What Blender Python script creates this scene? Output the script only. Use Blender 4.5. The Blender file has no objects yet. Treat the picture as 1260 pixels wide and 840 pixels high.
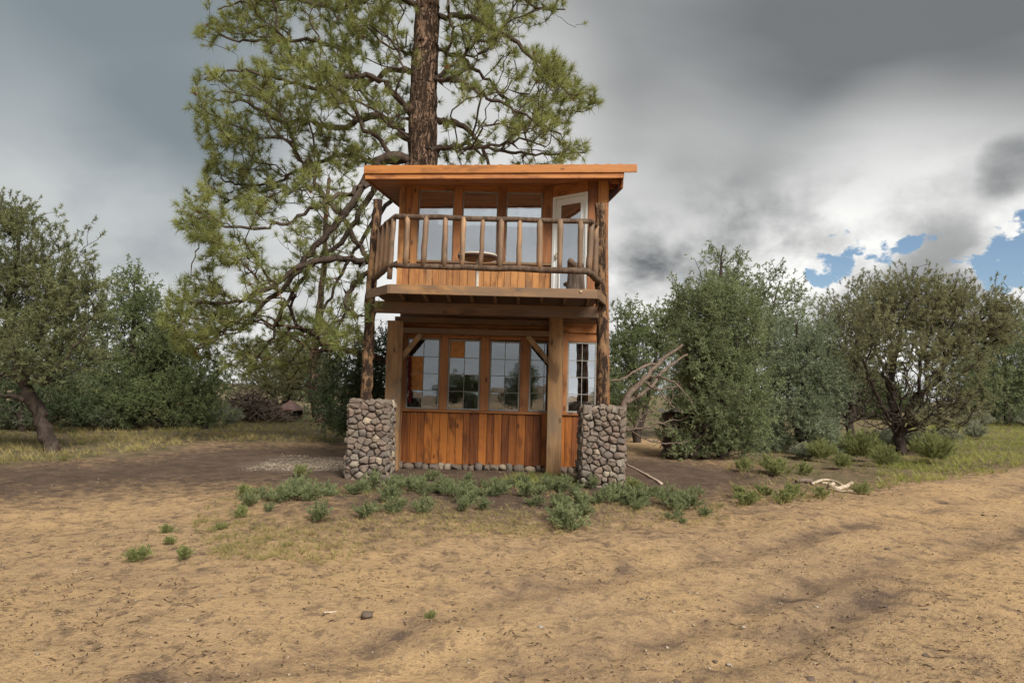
import bpy, math, random
import numpy as np
from mathutils import Vector, Matrix

SC = bpy.context.scene
COL = SC.collection
R = math.radians
random.seed(7)
rng = np.random.default_rng(7)

# ------------------------------------------------------------------ camera
CAM_H, PITCH, ROLL, FPX = 1.6, 4.09, 1.5, 840.0
cam_d = bpy.data.cameras.new('camera')
cam_d.lens = 24.0; cam_d.sensor_width = 36.0; cam_d.clip_end = 3000.0; cam_d.clip_start = 0.05
cam = bpy.data.objects.new('camera', cam_d); COL.objects.link(cam)
CM = Matrix.Rotation(R(90 + PITCH), 3, 'X') @ Matrix.Rotation(R(ROLL), 3, 'Z')
cam.matrix_world = Matrix.Translation((0, 0, CAM_H)) @ CM.to_4x4()
SC.camera = cam

def ray(px, py):
    return CM @ Vector(((px - 630.0) / FPX, -(py - 420.0) / FPX, -1.0))
def P(px, py, Y):
    r = ray(px, py); t = Y / r.y
    return Vector((r.x * t, Y, CAM_H + r.z * t))
def G(px, py, z=0.0):
    r = ray(px, py); t = (z - CAM_H) / r.z
    return Vector((r.x * t, r.y * t, z))
def XP(px, py, Y): return P(px, py, Y).x
def ZP(px, py, Y): return P(px, py, Y).z

# ------------------------------------------------------------------ world / light
SUN_EL, SUN_AZ = 42.0, 150.0         # azimuth measured clockwise from +Y (north); behind the camera to the right
EXPOSURE = 1.95
SKY_K = 0.30

def sun_dir():
    return Vector((math.sin(R(SUN_AZ)) * math.cos(R(SUN_EL)), math.cos(R(SUN_AZ)) * math.cos(R(SUN_EL)), math.sin(R(SUN_EL))))

class NT:
    """small node-tree helper"""
    def __init__(s, tree): s.t = tree; s.n = tree.nodes; s.l = tree.links
    def new(s, typ, **kw):
        nd = s.n.new(typ)
        for k, v in kw.items(): setattr(nd, k, v)
        return nd
    def put(s, sock, v):
        if isinstance(v, bpy.types.NodeSocket): s.l.new(v, sock)
        else:
            try: sock.default_value = v
            except Exception: sock.default_value = (*v, 1.0)
    def math(s, op, a, b=0.0, c=None, clamp=False):
        nd = s.new('ShaderNodeMath', operation=op, use_clamp=clamp)
        s.put(nd.inputs[0], a); s.put(nd.inputs[1], b)
        if c is not None: s.put(nd.inputs[2], c)
        return nd.outputs[0]
    def vmath(s, op, a, b=None, scale=None):
        nd = s.new('ShaderNodeVectorMath', operation=op)
        s.put(nd.inputs[0], a)
        if b is not None: s.put(nd.inputs[1], b)
        if scale is not None: s.put(nd.inputs['Scale'], scale)
        return nd.outputs['Value'] if op in ('DOT_PRODUCT', 'LENGTH') else nd.outputs[0]
    def ramp(s, v, a, b, lo=0.0, hi=1.0, smooth=True):
        nd = s.new('ShaderNodeMapRange', interpolation_type='SMOOTHSTEP' if smooth else 'LINEAR')
        s.put(nd.inputs[0], v); s.put(nd.inputs[1], a); s.put(nd.inputs[2], b); s.put(nd.inputs[3], lo); s.put(nd.inputs[4], hi)
        return nd.outputs[0]
    def mix(s, f, a, b, mode='MIX'):
        nd = s.new('ShaderNodeMix', data_type='RGBA', blend_type=mode)
        s.put(nd.inputs[0], f); s.put(nd.inputs[6], a); s.put(nd.inputs[7], b)
        return nd.outputs[2]
    def noise(s, vec, scale, detail=4.0, rough=0.55, w=None, dist=0.0):
        nd = s.new('ShaderNodeTexNoise', noise_dimensions='4D' if w is not None else '3D')
        s.put(nd.inputs['Vector'], vec); s.put(nd.inputs['Scale'], scale)
        s.put(nd.inputs['Detail'], detail); s.put(nd.inputs['Roughness'], rough); s.put(nd.inputs['Distortion'], dist)
        if w is not None: s.put(nd.inputs['W'], w)
        return nd
    def sep(s, v):
        nd = s.new('ShaderNodeSeparateXYZ'); s.put(nd.inputs[0], v); return nd.outputs
    def comb(s, x, y, z):
        nd = s.new('ShaderNodeCombineXYZ'); s.put(nd.inputs[0], x); s.put(nd.inputs[1], y); s.put(nd.inputs[2], z); return nd.outputs[0]

def build_world():
    w = bpy.data.worlds.new('World'); SC.world = w; w.use_nodes = True
    t = NT(w.node_tree); t.n.clear()
    out = t.new('ShaderNodeOutputWorld')
    sky = t.new('ShaderNodeTexSky', sky_type='NISHITA'); sky.sun_disc = False
    sky.sun_elevation = R(SUN_EL); sky.sun_rotation = R(SUN_AZ)
    sky.air_density = 1.0; sky.dust_density = 0.3; sky.ozone_density = 2.0
    d = t.new('ShaderNodeTexCoord').outputs['Generated']
    x, y, z = t.sep(d)
    zc = t.math('ADD', t.math('MAXIMUM', z, 0.0), 0.16)
    p = t.comb(t.math('DIVIDE', x, zc), t.math('DIVIDE', y, zc), 0.0)
    n1 = t.noise(p, 0.55, 5, 0.52, dist=0.4).outputs[0]
    wq = t.noise(d, 2.6, 2, 0.5).outputs[1]
    wd = t.vmath('ADD', d, t.vmath('SCALE', t.vmath('SUBTRACT', wq, (0.5, 0.5, 0.5)), scale=0.16))
    wd2 = t.vmath('ADD', d, t.vmath('SCALE', t.vmath('SUBTRACT', t.noise(d, 16.0, 3, 0.55).outputs[1], (0.5, 0.5, 0.5)), scale=0.055))
    wdn = t.vmath('NORMALIZE', wd); wdn2 = t.vmath('NORMALIZE', wd2)
    def blob(px, py, r, amp=1.0, fine=False):
        v = ray(px, py).normalized()
        dp = t.vmath('DOT_PRODUCT', wdn2 if fine else wdn, tuple(v))
        return t.ramp(dp, math.cos(r), math.cos(r * 0.15), 0.0, amp)
    # puffy cumulus detail, stretched low above the horizon
    cq = t.comb(t.math('MULTIPLY', x, 3.6), t.math('MULTIPLY', y, 3.6), t.math('MULTIPLY', z, 5.2))
    n3 = t.noise(cq, 2.2, 6, 0.55, dist=0.15).outputs[0]
    hb = t.ramp(z, 0.55, 0.02)
    v = t.math('MULTIPLY_ADD', t.ramp(n1, 0.30, 0.70, smooth=False), 0.30, 0.03)
    v = t.math('MULTIPLY_ADD', hb, 0.50, v)
    for px, py, r, a in ((1010, 150, 0.36, -0.17), (1230, 60, 0.34, -0.10), (130, 150, 0.32, -0.22), (215, 215, 0.16, -0.14),
                         (790, 325, 0.05, -0.30), (850, 290, 0.14, -0.16), (1245, 207, 0.045, -0.35), (960, 290, 0.06, -0.18), (1150, 345, 0.08, -0.16),
                         (1130, 280, 0.22, 0.42), (80, 320, 0.22, 0.10), (560, 170, 0.26, 0.28), (870, 205, 0.16, 0.12), (980, 330, 0.10, 0.18), (770, 370, 0.08, 0.12)):
        v = t.math('ADD', v, blob(px, py, r, a, fine=(r < 0.1)))
    puff = t.math('MULTIPLY', t.math('SUBTRACT', t.ramp(n3, 0.32, 0.68), 0.5), t.ramp(z, 0.36, 0.16, 0.0, 0.85))
    puffm = t.math('ADD', blob(1080, 340, 0.55, 0.8), 0.2)
    v = t.math('ADD', v, t.math('MULTIPLY', puff, puffm), clamp=True)
    tint = t.math('ADD', blob(100, 120, 0.55, 0.8), t.ramp(n1, 0.35, 0.65, 0.0, 0.25), clamp=True)
    dark = t.mix(tint, (0.155, 0.161, 0.168, 1), (0.205, 0.250, 0.278, 1))
    cl = t.mix(v, dark, (0.86, 0.86, 0.84, 1))
    cl = t.vmath('SCALE', cl, scale=SKY_K)
    # blue gaps low on the right
    gm = None
    for px, py, r in ((1028, 320, 0.030), (1014, 342, 0.020), (1102, 325, 0.026), (1122, 308, 0.026), (1168, 310, 0.022), (1248, 330, 0.050), (1220, 346, 0.026), (1250, 352, 0.03), (832, 343, 0.014)):
        q = blob(px, py, r * 2.1, 1.0, True)
        gm = q if gm is None else t.math('MAXIMUM', gm, q)
    nf = t.noise(cq, 7.0, 5, 0.6).outputs[0]
    gm = t.math('ADD', gm, t.math('ADD', t.math('MULTIPLY', t.math('SUBTRACT', n3, 0.5), 1.5), t.math('MULTIPLY', t.math('SUBTRACT', nf, 0.5), 1.7)))
    gm = t.math('MULTIPLY', t.ramp(gm, 0.90, 1.06), t.ramp(blob(1130, 330, 0.32), 0.0, 0.15))
    bg1 = t.new('ShaderNodeBackground'); t.put(bg1.inputs[0], sky.outputs[0]); bg1.inputs[1].default_value = 0.027
    bg2 = t.new('ShaderNodeBackground'); t.put(bg2.inputs[0], cl); bg2.inputs[1].default_value = 1.0
    m = t.new('ShaderNodeMixShader'); t.l.new(t.math('SUBTRACT', 1.0, gm, clamp=True), m.inputs[0])
    t.l.new(bg1.outputs[0], m.inputs[1]); t.l.new(bg2.outputs[0], m.inputs[2])
    t.l.new(m.outputs[0], out.inputs[0])
build_world()

sl = bpy.data.lights.new('sun', 'SUN'); sl.energy = 1.5; sl.angle = R(28); sl.color = (1.0, 0.95, 0.87)
so = bpy.data.objects.new('sun', sl); COL.objects.link(so)
so.rotation_euler = (-sun_dir()).to_track_quat('-Z', 'Y').to_euler(); so.location = (0, 0, 30)

SC.view_settings.view_transform = 'Standard'; SC.view_settings.look = 'None'
SC.view_settings.exposure = EXPOSURE; SC.view_settings.gamma = 1.0; SC.view_settings.use_curve_mapping = False
SC.render.engine = 'CYCLES'; SC.cycles.use_denoising = True
SC.cycles.max_bounces = 5; SC.cycles.transparent_max_bounces = 8

# ------------------------------------------------------------------ object helpers
WL = {}
def tag(o, label=None, cat=None, group=None, kind=None):
    if label: o['label'] = label
    if cat: o['category'] = cat
    if group: o['group'] = group
    if kind: o['kind'] = kind
    return o
def link(o, parent=None, wloc=(0, 0, 0)):
    COL.objects.link(o)
    wl = Vector(wloc); WL[o.name] = wl
    if parent is not None:
        o.parent = parent; o.location = wl - WL[parent.name]
    else: o.location = wl
    return o
def empty(name, loc):
    return link(bpy.data.objects.new(name, None), None, loc)
def mesh_from(name, verts, faces, mats=None, smooth=False):
    me = bpy.data.meshes.new(name)
    verts = np.asarray(verts, dtype=np.float32)
    if isinstance(faces, np.ndarray):
        k = faces.shape[1]; nf = len(faces)
        me.vertices.add(len(verts)); me.vertices.foreach_set('co', verts.ravel())
        me.loops.add(nf * k); me.loops.foreach_set('vertex_index', faces.astype(np.int32).ravel())
        me.polygons.add(nf); me.polygons.foreach_set('loop_start', np.arange(0, nf * k, k, dtype=np.int32))
        me.update(calc_edges=True)
    else:
        me.from_pydata([tuple(map(float, v)) for v in verts], [], [tuple(map(int, f)) for f in faces]); me.update()
    if mats is not None: me.materials.append(mats)
    if smooth: me.polygons.foreach_set('use_smooth', np.ones(len(me.polygons), dtype=bool))
    return me
def obj(name, verts, faces, mat, parent=None, smooth=False, origin=None):
    """world-space geometry -> one object whose origin is the bottom centre of its bounds"""
    v = np.asarray(verts, dtype=np.float64)
    if origin is None:
        lo, hi = v.min(0), v.max(0); origin = ((lo[0] + hi[0]) / 2, (lo[1] + hi[1]) / 2, lo[2])
    me = mesh_from(name, v - np.asarray(origin), faces, mat, smooth)
    return link(bpy.data.objects.new(name, me), parent, origin)
def inst(name, me, parent, wloc, rot=(0, 0, 0), scale=(1, 1, 1)):
    o = bpy.data.objects.new(name, me); link(o, parent, wloc)
    o.rotation_euler = rot; o.scale = scale
    return o

def box_geo(x0, x1, y0, y1, z0, z1, c=0.004):
    """chamfered box"""
    c = min(c, (x1 - x0) * .3, (y1 - y0) * .3, (z1 - z0) * .3)
    V = []; idx = {}
    for i, (X, sx) in enumerate(((x0, 1), (x1, -1))):
        for j, (Y, sy) in enumerate(((y0, 1), (y1, -1))):
            for k, (Z, sz) in enumerate(((z0, 1), (z1, -1))):
                idx[i, j, k] = len(V)
                V += [(X, Y + sy * c, Z + sz * c), (X + sx * c, Y, Z + sz * c), (X + sx * c, Y + sy * c, Z)]
    def q(a, b, cc, d): return (a, b, cc, d)
    F = []
    I = lambda i, j, k, a: idx[i, j, k] + a
    F.append([I(0,0,0,0), I(0,0,1,0), I(0,1,1,0), I(0,1,0,0)]); F.append([I(1,0,0,0), I(1,1,0,0), I(1,1,1,0), I(1,0,1,0)])
    F.append([I(0,0,0,1), I(1,0,0,1), I(1,0,1,1), I(0,0,1,1)]); F.append([I(0,1,0,1), I(0,1,1,1), I(1,1,1,1), I(1,1,0,1)])
    F.append([I(0,0,0,2), I(0,1,0,2), I(1,1,0,2), I(1,0,0,2)]); F.append([I(0,0,1,2), I(1,0,1,2), I(1,1,1,2), I(0,1,1,2)])
    for i in (0, 1):
        for j in (0, 1): F.append([I(i,j,0,0), I(i,j,0,1), I(i,j,1,1), I(i,j,1,0)])
        for k in (0, 1): F.append([I(i,0,k,0), I(i,1,k,0), I(i,1,k,2), I(i,0,k,2)])
    for j in (0, 1):
        for k in (0, 1): F.append([I(0,j,k,1), I(1,j,k,1), I(1,j,k,2), I(0,j,k,2)])
    for key in idx: F.append([idx[key], idx[key] + 1, idx[key] + 2])
    return np.array(V), F
def box(name, x0, x1, y0, y1, z0, z1, mat, parent, c=0.004, jit=0.0):
    if x0 > x1: x0, x1 = x1, x0
    if z0 > z1: z0, z1 = z1, z0
    V, F = box_geo(x0, x1, y0, y1, z0, z1, c)
    if jit: V = V + rng.normal(0, jit, V.shape)
    return obj(name, V, F, mat, parent)
def beam(name, a, b, w, h, mat, parent, up=(0, 0, 1), c=0.004):
    """rectangular timber from point a to point b"""
    a = Vector(a); b = Vector(b); d = b - a; L = d.length; d.normalize()
    s = d.cross(Vector(up)).normalized(); u = s.cross(d).normalized()
    V, F = box_geo(0, L, -w / 2, w / 2, -h / 2, h / 2, c)
    M = np.array([d, -s, u])
    me = mesh_from(name, V - np.array([L / 2, 0, 0]), F, mat)
    o = bpy.data.objects.new(name, me); mid = (a + b) / 2
    link(o, parent, mid)
    rm = Matrix((d, -s, u)).transposed()
    o.rotation_euler = rm.to_euler()
    return o
def tube_geo(pts, rad, sides=8, cap=True, noise=0.0, rs=None):
    pts = np.asarray(pts, float); n = len(pts); rad = np.broadcast_to(np.asarray(rad, float), (n,))
    tg = np.gradient(pts, axis=0); tg /= np.linalg.norm(tg, axis=1)[:, None] + 1e-9
    ref = np.array([0.31, 0.17, 0.93]) if abs(tg[:, 2]).mean() < 0.8 else np.array([0.93, 0.31, 0.17])
    u = np.cross(tg, ref); u /= np.linalg.norm(u, axis=1)[:, None] + 1e-9
    v = np.cross(tg, u)
    a = np.linspace(0, 2 * np.pi, sides, endpoint=False)
    rr = rad[:, None] * np.ones(sides)[None]
    if noise: rr = rr * (1 + (rs or rng).normal(0, noise, rr.shape))
    V = pts[:, None] + rr[:, :, None] * (np.cos(a)[None, :, None] * u[:, None] + np.sin(a)[None, :, None] * v[:, None])
    V = V.reshape(-1, 3)
    F = [(i * sides + j, i * sides + (j + 1) % sides, (i + 1) * sides + (j + 1) % sides, (i + 1) * sides + j) for i in range(n - 1) for j in range(sides)]
    if cap: F += [tuple(reversed(range(sides))), tuple((n - 1) * sides + j for j in range(sides))]
    return V, F
def spline(pts, n):
    """Catmull-Rom through pts"""
    p = np.asarray(pts, float); p = np.vstack([2 * p[0] - p[1], p, 2 * p[-1] - p[-2]])
    m = len(p) - 3; out = []
    for tt in np.linspace(0, m - 1e-6, n):
        i = int(tt); f = tt - i; a, b, c, d = p[i:i + 4]
        out.append(0.5 * (2 * b + (c - a) * f + (2 * a - 5 * b + 4 * c - d) * f * f + (3 * b - a - 3 * c + d) * f ** 3))
    return np.array(out)
def log(name, a, b, r0, r1, mat, parent, n=9, wob=0.012, sides=10, noise=0.03):
    a = np.array(a); b = np.array(b)
    p = a + (b - a) * np.linspace(0, 1, n)[:, None]
    w = rng.normal(0, wob, (n, 3)); w[0] *= 0.2; w[-1] *= 0.2
    V, F = tube_geo(p + w, np.linspace(r0, r1, n), sides, True, noise)
    o = obj(name, V, F, mat, parent, smooth=True)
    return o
def join_geo(parts):
    V = []; F = []; k = 0
    for v, f in parts:
        V.append(np.asarray(v)); F += [tuple(i + k for i in ff) for ff in f]; k += len(v)
    return np.vstack(V), F

# ------------------------------------------------------------------ materials
def mat_new(name):
    m = bpy.data.materials.new(name); m.use_nodes = True
    t = NT(m.node_tree); t.n.clear()
    out = t.new('ShaderNodeOutputMaterial'); b = t.new('ShaderNodeBsdfPrincipled')
    t.l.new(b.outputs[0], out.inputs[0])
    return m, t, b, out
def bump(t, b, h, strength=0.4, dist=0.01):
    nd = t.new('ShaderNodeBump'); nd.inputs['Strength'].default_value = strength; nd.inputs['Distance'].default_value = dist
    t.put(nd.inputs['Height'], h); t.l.new(nd.outputs[0], b.inputs['Normal'])
def wood(name, light, dark, axis='z', grey=None, greyamt=0.0, rough=0.62, var=0.35, spec=0.35):
    m, t, b, _ = mat_new(name)
    co = t.new('ShaderNodeTexCoord').outputs['Object']
    rnd = t.new('ShaderNodeObjectInfo').outputs['Random']; w = t.math('MULTIPLY', rnd, 57.0)
    sc = {'x': (0.06, 1, 1), 'y': (1, 0.06, 1), 'z': (1, 1, 0.06)}[axis]
    g = t.vmath('MULTIPLY', co, sc)
    fine = t.noise(g, 95, 5, 0.65, w).outputs[0]
    mid = t.noise(g, 17, 4, 0.6, w, 0.8).outputs[0]
    sc2 = {'x': (0.35, 1, 1), 'y': (1, 0.35, 1), 'z': (1, 1, 0.35)}[axis]
    blot = t.noise(t.vmath('MULTIPLY', co, sc2), 4.2, 5, 0.6, w).outputs[0]
    f = t.math('ADD', t.math('MULTIPLY', t.ramp(mid, 0.3, 0.72), 0.55), t.math('MULTIPLY', fine, 0.35))
    f = t.math('ADD', f, t.math('MULTIPLY', t.math('SUBTRACT', rnd, 0.5), var), clamp=True)
    c = t.mix(f, light, dark)
    c = t.mix(t.ramp(blot, 0.48, 0.66, 0.0, 0.75), c, tuple(v * 0.55 for v in dark))
    # knots
    vor = t.new('ShaderNodeTexVoronoi'); kk = {'x': (0.45, 0.2, 1), 'y': (0.2, 0.45, 1), 'z': (1, 0.2, 0.45)}[axis]
    t.put(vor.inputs['Vector'], t.vmath('ADD', t.vmath('MULTIPLY', co, kk), t.comb(w, t.math('MULTIPLY', w, 0.37), t.math('MULTIPLY', w, 1.7)))); vor.inputs['Scale'].default_value = 5.0
    knot = t.ramp(t.math('ADD', vor.outputs['Distance'], t.math('MULTIPLY', t.math('SUBTRACT', mid, 0.5), 0.12)), 0.17, 0.07)
    c = t.mix(t.math('MULTIPLY', knot, 0.8), c, tuple(v * 0.28 for v in dark))
    if grey:
        gn = t.noise(t.vmath('MULTIPLY', co, sc2), 2.6, 6, 0.65, w).outputs[0]
        c = t.mix(t.math('MULTIPLY', t.ramp(gn, 0.62 - 0.5 * greyamt, 0.72 - 0.3 * greyamt), min(1.0, 0.5 + greyamt * 0.5)), c, t.mix(fine, grey, tuple(v * 0.5 for v in grey)))
    t.put(b.inputs['Base Color'], c); b.inputs['Roughness'].default_value = rough; b.inputs['Specular IOR Level'].default_value = spec
    bump(t, b, t.math('ADD', fine, t.math('MULTIPLY', mid, 1.5)), 0.35, 0.004)
    return m
def simple(name, col, rough=0.7, var=0.3, scale=12.0, metal=0.0, bmp=0.3, spec=0.3, col2=None):
    m, t, b, _ = mat_new(name)
    co = t.new('ShaderNodeTexCoord').outputs['Object']
    w = t.math('MULTIPLY', t.new('ShaderNodeObjectInfo').outputs['Random'], 31.0)
    n = t.noise(co, scale, 6, 0.62, w).outputs[0]
    c2 = col2 or tuple(v * (1 - var) for v in col)
    t.put(b.inputs['Base Color'], t.mix(t.ramp(n, 0.3, 0.7), col, c2))
    b.inputs['Roughness'].default_value = rough; b.inputs['Metallic'].default_value = metal; b.inputs['Specular IOR Level'].default_value = spec
    if bmp: bump(t, b, n, bmp, 0.01)
    return m
def bark_mat(name, light, dark, scale=7.0, stretch=0.25, thr=(0.42, 0.58), bmp=0.9):
    m, t, b, _ = mat_new(name)
    co = t.new('ShaderNodeTexCoord').outputs['Object']
    w = t.math('MULTIPLY', t.new('ShaderNodeObjectInfo').outputs['Random'], 31.0)
    g = t.vmath('MULTIPLY', co, (1, 1, stretch))
    n = t.noise(g, scale, 7, 0.68, w, 0.5).outputs[0]
    n2 = t.noise(g, scale * 5, 4, 0.6, w).outputs[0]
    c = t.mix(t.ramp(n, *thr), light, dark)
    c = t.mix(t.math('MULTIPLY', n2, 0.55), c, tuple(v * 0.4 for v in dark))
    t.put(b.inputs['Base Color'], c); b.inputs['Roughness'].default_value = 0.85; b.inputs['Specular IOR Level'].default_value = 0.15
    bump(t, b, t.math('ADD', n, t.math('MULTIPLY', n2, 0.4)), bmp, 0.03)
    return m
def leaf_mat(name, c1, c2, trans=0.3, rough=0.65):
    """foliage: colour varies from spray to spray through the 'tone' attribute"""
    m, t, b, out = mat_new(name); t.n.remove(b)
    a = t.new('ShaderNodeAttribute', attribute_name='tone').outputs['Fac']
    c = t.mix(a, c1, c2)
    df = t.new('ShaderNodeBsdfDiffuse'); t.put(df.inputs[0], c)
    if trans > 0:                                   # light reflected and light let through
        tr = t.new('ShaderNodeBsdfTranslucent'); t.put(tr.inputs[0], t.vmath('SCALE', c, scale=trans))
        ad = t.new('ShaderNodeAddShader'); t.l.new(df.outputs[0], ad.inputs[0]); t.l.new(tr.outputs[0], ad.inputs[1]); t.l.new(ad.outputs[0], out.inputs[0])
    else: t.l.new(df.outputs[0], out.inputs[0])
    return m
def glass_mat(name, refl=0.4, tint=(0.75, 0.8, 0.82)):
    m, t, b, out = mat_new(name); t.n.remove(b)
    co = t.new('ShaderNodeTexCoord').outputs['Object']
    w = t.math('MULTIPLY', t.new('ShaderNodeObjectInfo').outputs['Random'], 31.0)
    gl = t.new('ShaderNodeBsdfGlossy'); gl.inputs['Roughness'].default_value = 0.02; gl.inputs[0].default_value = (0.92, 0.95, 1, 1)
    nb = t.new('ShaderNodeBump'); nb.inputs['Strength'].default_value = 0.05; nb.inputs['Distance'].default_value = 0.02
    t.put(nb.inputs['Height'], t.noise(co, 3.0, 2, 0.5, w).outputs[0]); t.l.new(nb.outputs[0], gl.inputs['Normal'])
    tp = t.new('ShaderNodeBsdfTransparent'); tp.inputs[0].default_value = (*tint, 1)
    lw = t.new('ShaderNodeLayerWeight'); lw.inputs[0].default_value = 0.35
    dust = t.noise(co, 9.0, 5, 0.65, w).outputs[0]
    f = t.math('MULTIPLY_ADD', lw.outputs['Fresnel'], 0.5, refl, clamp=True)
    mx = t.new('ShaderNodeMixShader'); t.l.new(f, mx.inputs[0]); t.l.new(tp.outputs[0], mx.inputs[1]); t.l.new(gl.outputs[0], mx.inputs[2])
    df = t.new('ShaderNodeBsdfDiffuse'); df.inputs[0].default_value = (0.45, 0.43, 0.40, 1)
    m2 = t.new('ShaderNodeMixShader'); t.l.new(t.ramp(dust, 0.45, 0.8, 0.0, 0.12), m2.inputs[0])
    t.l.new(mx.outputs[0], m2.inputs[1]); t.l.new(df.outputs[0], m2.inputs[2]); t.l.new(m2.outputs[0], out.inputs[0])
    return m

def furrow_bark(name, plate, plate2, crack):
    m, t, b, _ = mat_new(name)
    co = t.new('ShaderNodeTexCoord').outputs['Object']
    wv = t.vmath('ADD', co, t.vmath('SCALE', t.noise(co, 5.0, 5, 0.65).outputs[1], scale=0.22))
    g = t.vmath('MULTIPLY', wv, (1, 1, 0.13))
    n0 = t.noise(g, 9.0, 5, 0.62, dist=1.0).outputs[0]
    n = t.noise(t.vmath('MULTIPLY', co, (1, 1, 0.35)), 24, 6, 0.7).outputs[0]
    ridge = t.math('ABSOLUTE', t.math('SUBTRACT', n0, 0.5))
    e = t.ramp(t.math('ADD', ridge, t.math('MULTIPLY', t.math('SUBTRACT', n, 0.5), 0.08)), 0.0, 0.085)
    c = t.mix(t.ramp(t.noise(g, 5.0, 4, 0.6).outputs[0], 0.35, 0.65), plate, plate2)
    c = t.mix(t.ramp(n, 0.42, 0.68, 0, 0.75), c, t.vmath('SCALE', c, scale=0.45))
    c = t.mix(e, crack, c)
    t.put(b.inputs['Base Color'], c); b.inputs['Roughness'].default_value = 0.9; b.inputs['Specular IOR Level'].default_value = 0.15
    bump(t, b, t.math('ADD', e, t.math('MULTIPLY', n, 0.6)), 1.0, 0.05)
    return m
OR_L, OR_D = (0.50, 0.20, 0.055), (0.24, 0.075, 0.018)
M = {}
M['siding'] = wood('stained_siding', (0.40, 0.135, 0.024), (0.115, 0.032, 0.008), 'z', var=1.1)
M['side_y'] = wood('stained_planks', (0.42, 0.145, 0.032), (0.155, 0.042, 0.011), 'y', var=0.5)
M['trim_z'] = wood('stained_trim_upright', (0.36, 0.155, 0.055), (0.185, 0.065, 0.024), 'z', var=0.6)
M['trim_x'] = wood('stained_trim_level', (0.40, 0.165, 0.052), (0.20, 0.07, 0.022), 'x', var=0.4)
M['up_z'] = wood('honey_siding', (0.44, 0.205, 0.065), (0.19, 0.075, 0.027), 'z', var=0.9, grey=(0.20, 0.14, 0.10), greyamt=0.25)
M['post'] = wood('weathered_post', (0.42, 0.25, 0.12), (0.20, 0.105, 0.048), 'z', grey=(0.25, 0.19, 0.13), greyamt=0.4)
M['beam_x'] = wood('weathered_beam', (0.24, 0.13, 0.07), (0.10, 0.05, 0.028), 'x', grey=(0.17, 0.125, 0.09), greyamt=0.5)
M['joist_y'] = wood('weathered_joist', (0.24, 0.135, 0.07), (0.10, 0.05, 0.028), 'y', grey=(0.17, 0.125, 0.09), greyamt=0.4)
M['deck_x'] = wood('deck_fascia', (0.46, 0.235, 0.07), (0.20, 0.095, 0.04), 'x', grey=(0.17, 0.12, 0.085), greyamt=0.62)
M['fascia'] = wood('roof_fascia', (0.45, 0.185, 0.045), (0.32, 0.115, 0.027), 'x', var=0.1, rough=0.45)
M['fascia2'] = wood('roof_subfascia', (0.50, 0.21, 0.06), (0.22, 0.065, 0.02), 'x', var=0.3)
M['soffit'] = wood('soffit_plank', (0.42, 0.165, 0.05), (0.22, 0.075, 0.022), 'x', var=0.5)
M['rail'] = bark_mat('weathered_log', (0.165, 0.115, 0.082), (0.085, 0.055, 0.039), 14, 0.2, bmp=0.4)
M['baluster'] = wood('peeled_pole', (0.36, 0.215, 0.115), (0.17, 0.10, 0.06), 'z', grey=(0.165, 0.115, 0.08), greyamt=0.45, var=0.7)
M['logpost'] = bark_mat('peeling_bark_post', (0.30, 0.175, 0.092), (0.035, 0.022, 0.016), 11, 0.35, (0.40, 0.54))
M['logpost2'] = bark_mat('beetle_marked_post', (0.33, 0.195, 0.10), (0.12, 0.075, 0.045), 13, 0.5, (0.46, 0.60))
M['white'] = simple('white_paint', (0.72, 0.74, 0.72), 0.45, 0.06, 5, bmp=0.05)
M['greyframe'] = simple('grey_paint', (0.30, 0.285, 0.26), 0.6, 0.35, 14, bmp=0.15)
M['glass_up'] = glass_mat('sky_glass', 0.58)
M['glass_lo'] = glass_mat('old_glass', 0.13)
M['amber'] = simple('amber_board', (0.50, 0.21, 0.05), 0.6, 0.4, 9)
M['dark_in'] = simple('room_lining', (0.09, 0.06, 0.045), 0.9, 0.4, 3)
M['metal_roof'] = simple('rusty_roof_metal', (0.30, 0.16, 0.09), 0.45, 0.4, 6, metal=0.5)
M['mortar'] = simple('mortar', (0.135, 0.110, 0.088), 0.95, 0.4, 30)
M['nailhead'] = simple('bolt_metal', (0.5, 0.42, 0.3), 0.4, 0.3, 20, metal=0.7)

def stone_material():
    m, t, b, _ = mat_new('field_stone')
    co = t.new('ShaderNodeTexCoord').outputs['Object']
    rnd = t.new('ShaderNodeObjectInfo').outputs['Random']; w = t.math('MULTIPLY', rnd, 91.0)
    n = t.noise(co, 9, 7, 0.68, w).outputs[0]; n2 = t.noise(co, 45, 5, 0.65, w).outputs[0]
    cr = t.new('ShaderNodeValToRGB'); e = cr.color_ramp.elements
    e[0].position = 0.0; e[0].color = (0.175, 0.138, 0.108, 1); e[1].position = 1.0; e[1].color = (0.21, 0.168, 0.132, 1)
    for p, c in ((0.3, (0.20, 0.16, 0.128, 1)), (0.55, (0.215, 0.155, 0.122, 1)), (0.72, (0.15, 0.125, 0.108, 1)), (0.88, (0.24, 0.205, 0.17, 1)), (0.95, (0.38, 0.31, 0.225, 1))):
        q = e.new(p); q.color = c
    t.put(cr.inputs[0], rnd)
    c = t.mix(t.ramp(n, 0.38, 0.7, 0, 0.6), cr.outputs[0], t.vmath('SCALE', cr.outputs[0], scale=0.5))
    c = t.mix(t.ramp(n2, 0.55, 0.75, 0, 0.4), c, (0.28, 0.25, 0.21, 1))
    t.put(b.inputs['Base Color'], c); b.inputs['Roughness'].default_value = 0.92; b.inputs['Specular IOR Level'].default_value = 0.2
    bump(t, b, t.math('ADD', n, t.math('MULTIPLY', n2, 0.5)), 0.7, 0.025)
    return m
M['stone'] = stone_material()

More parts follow.
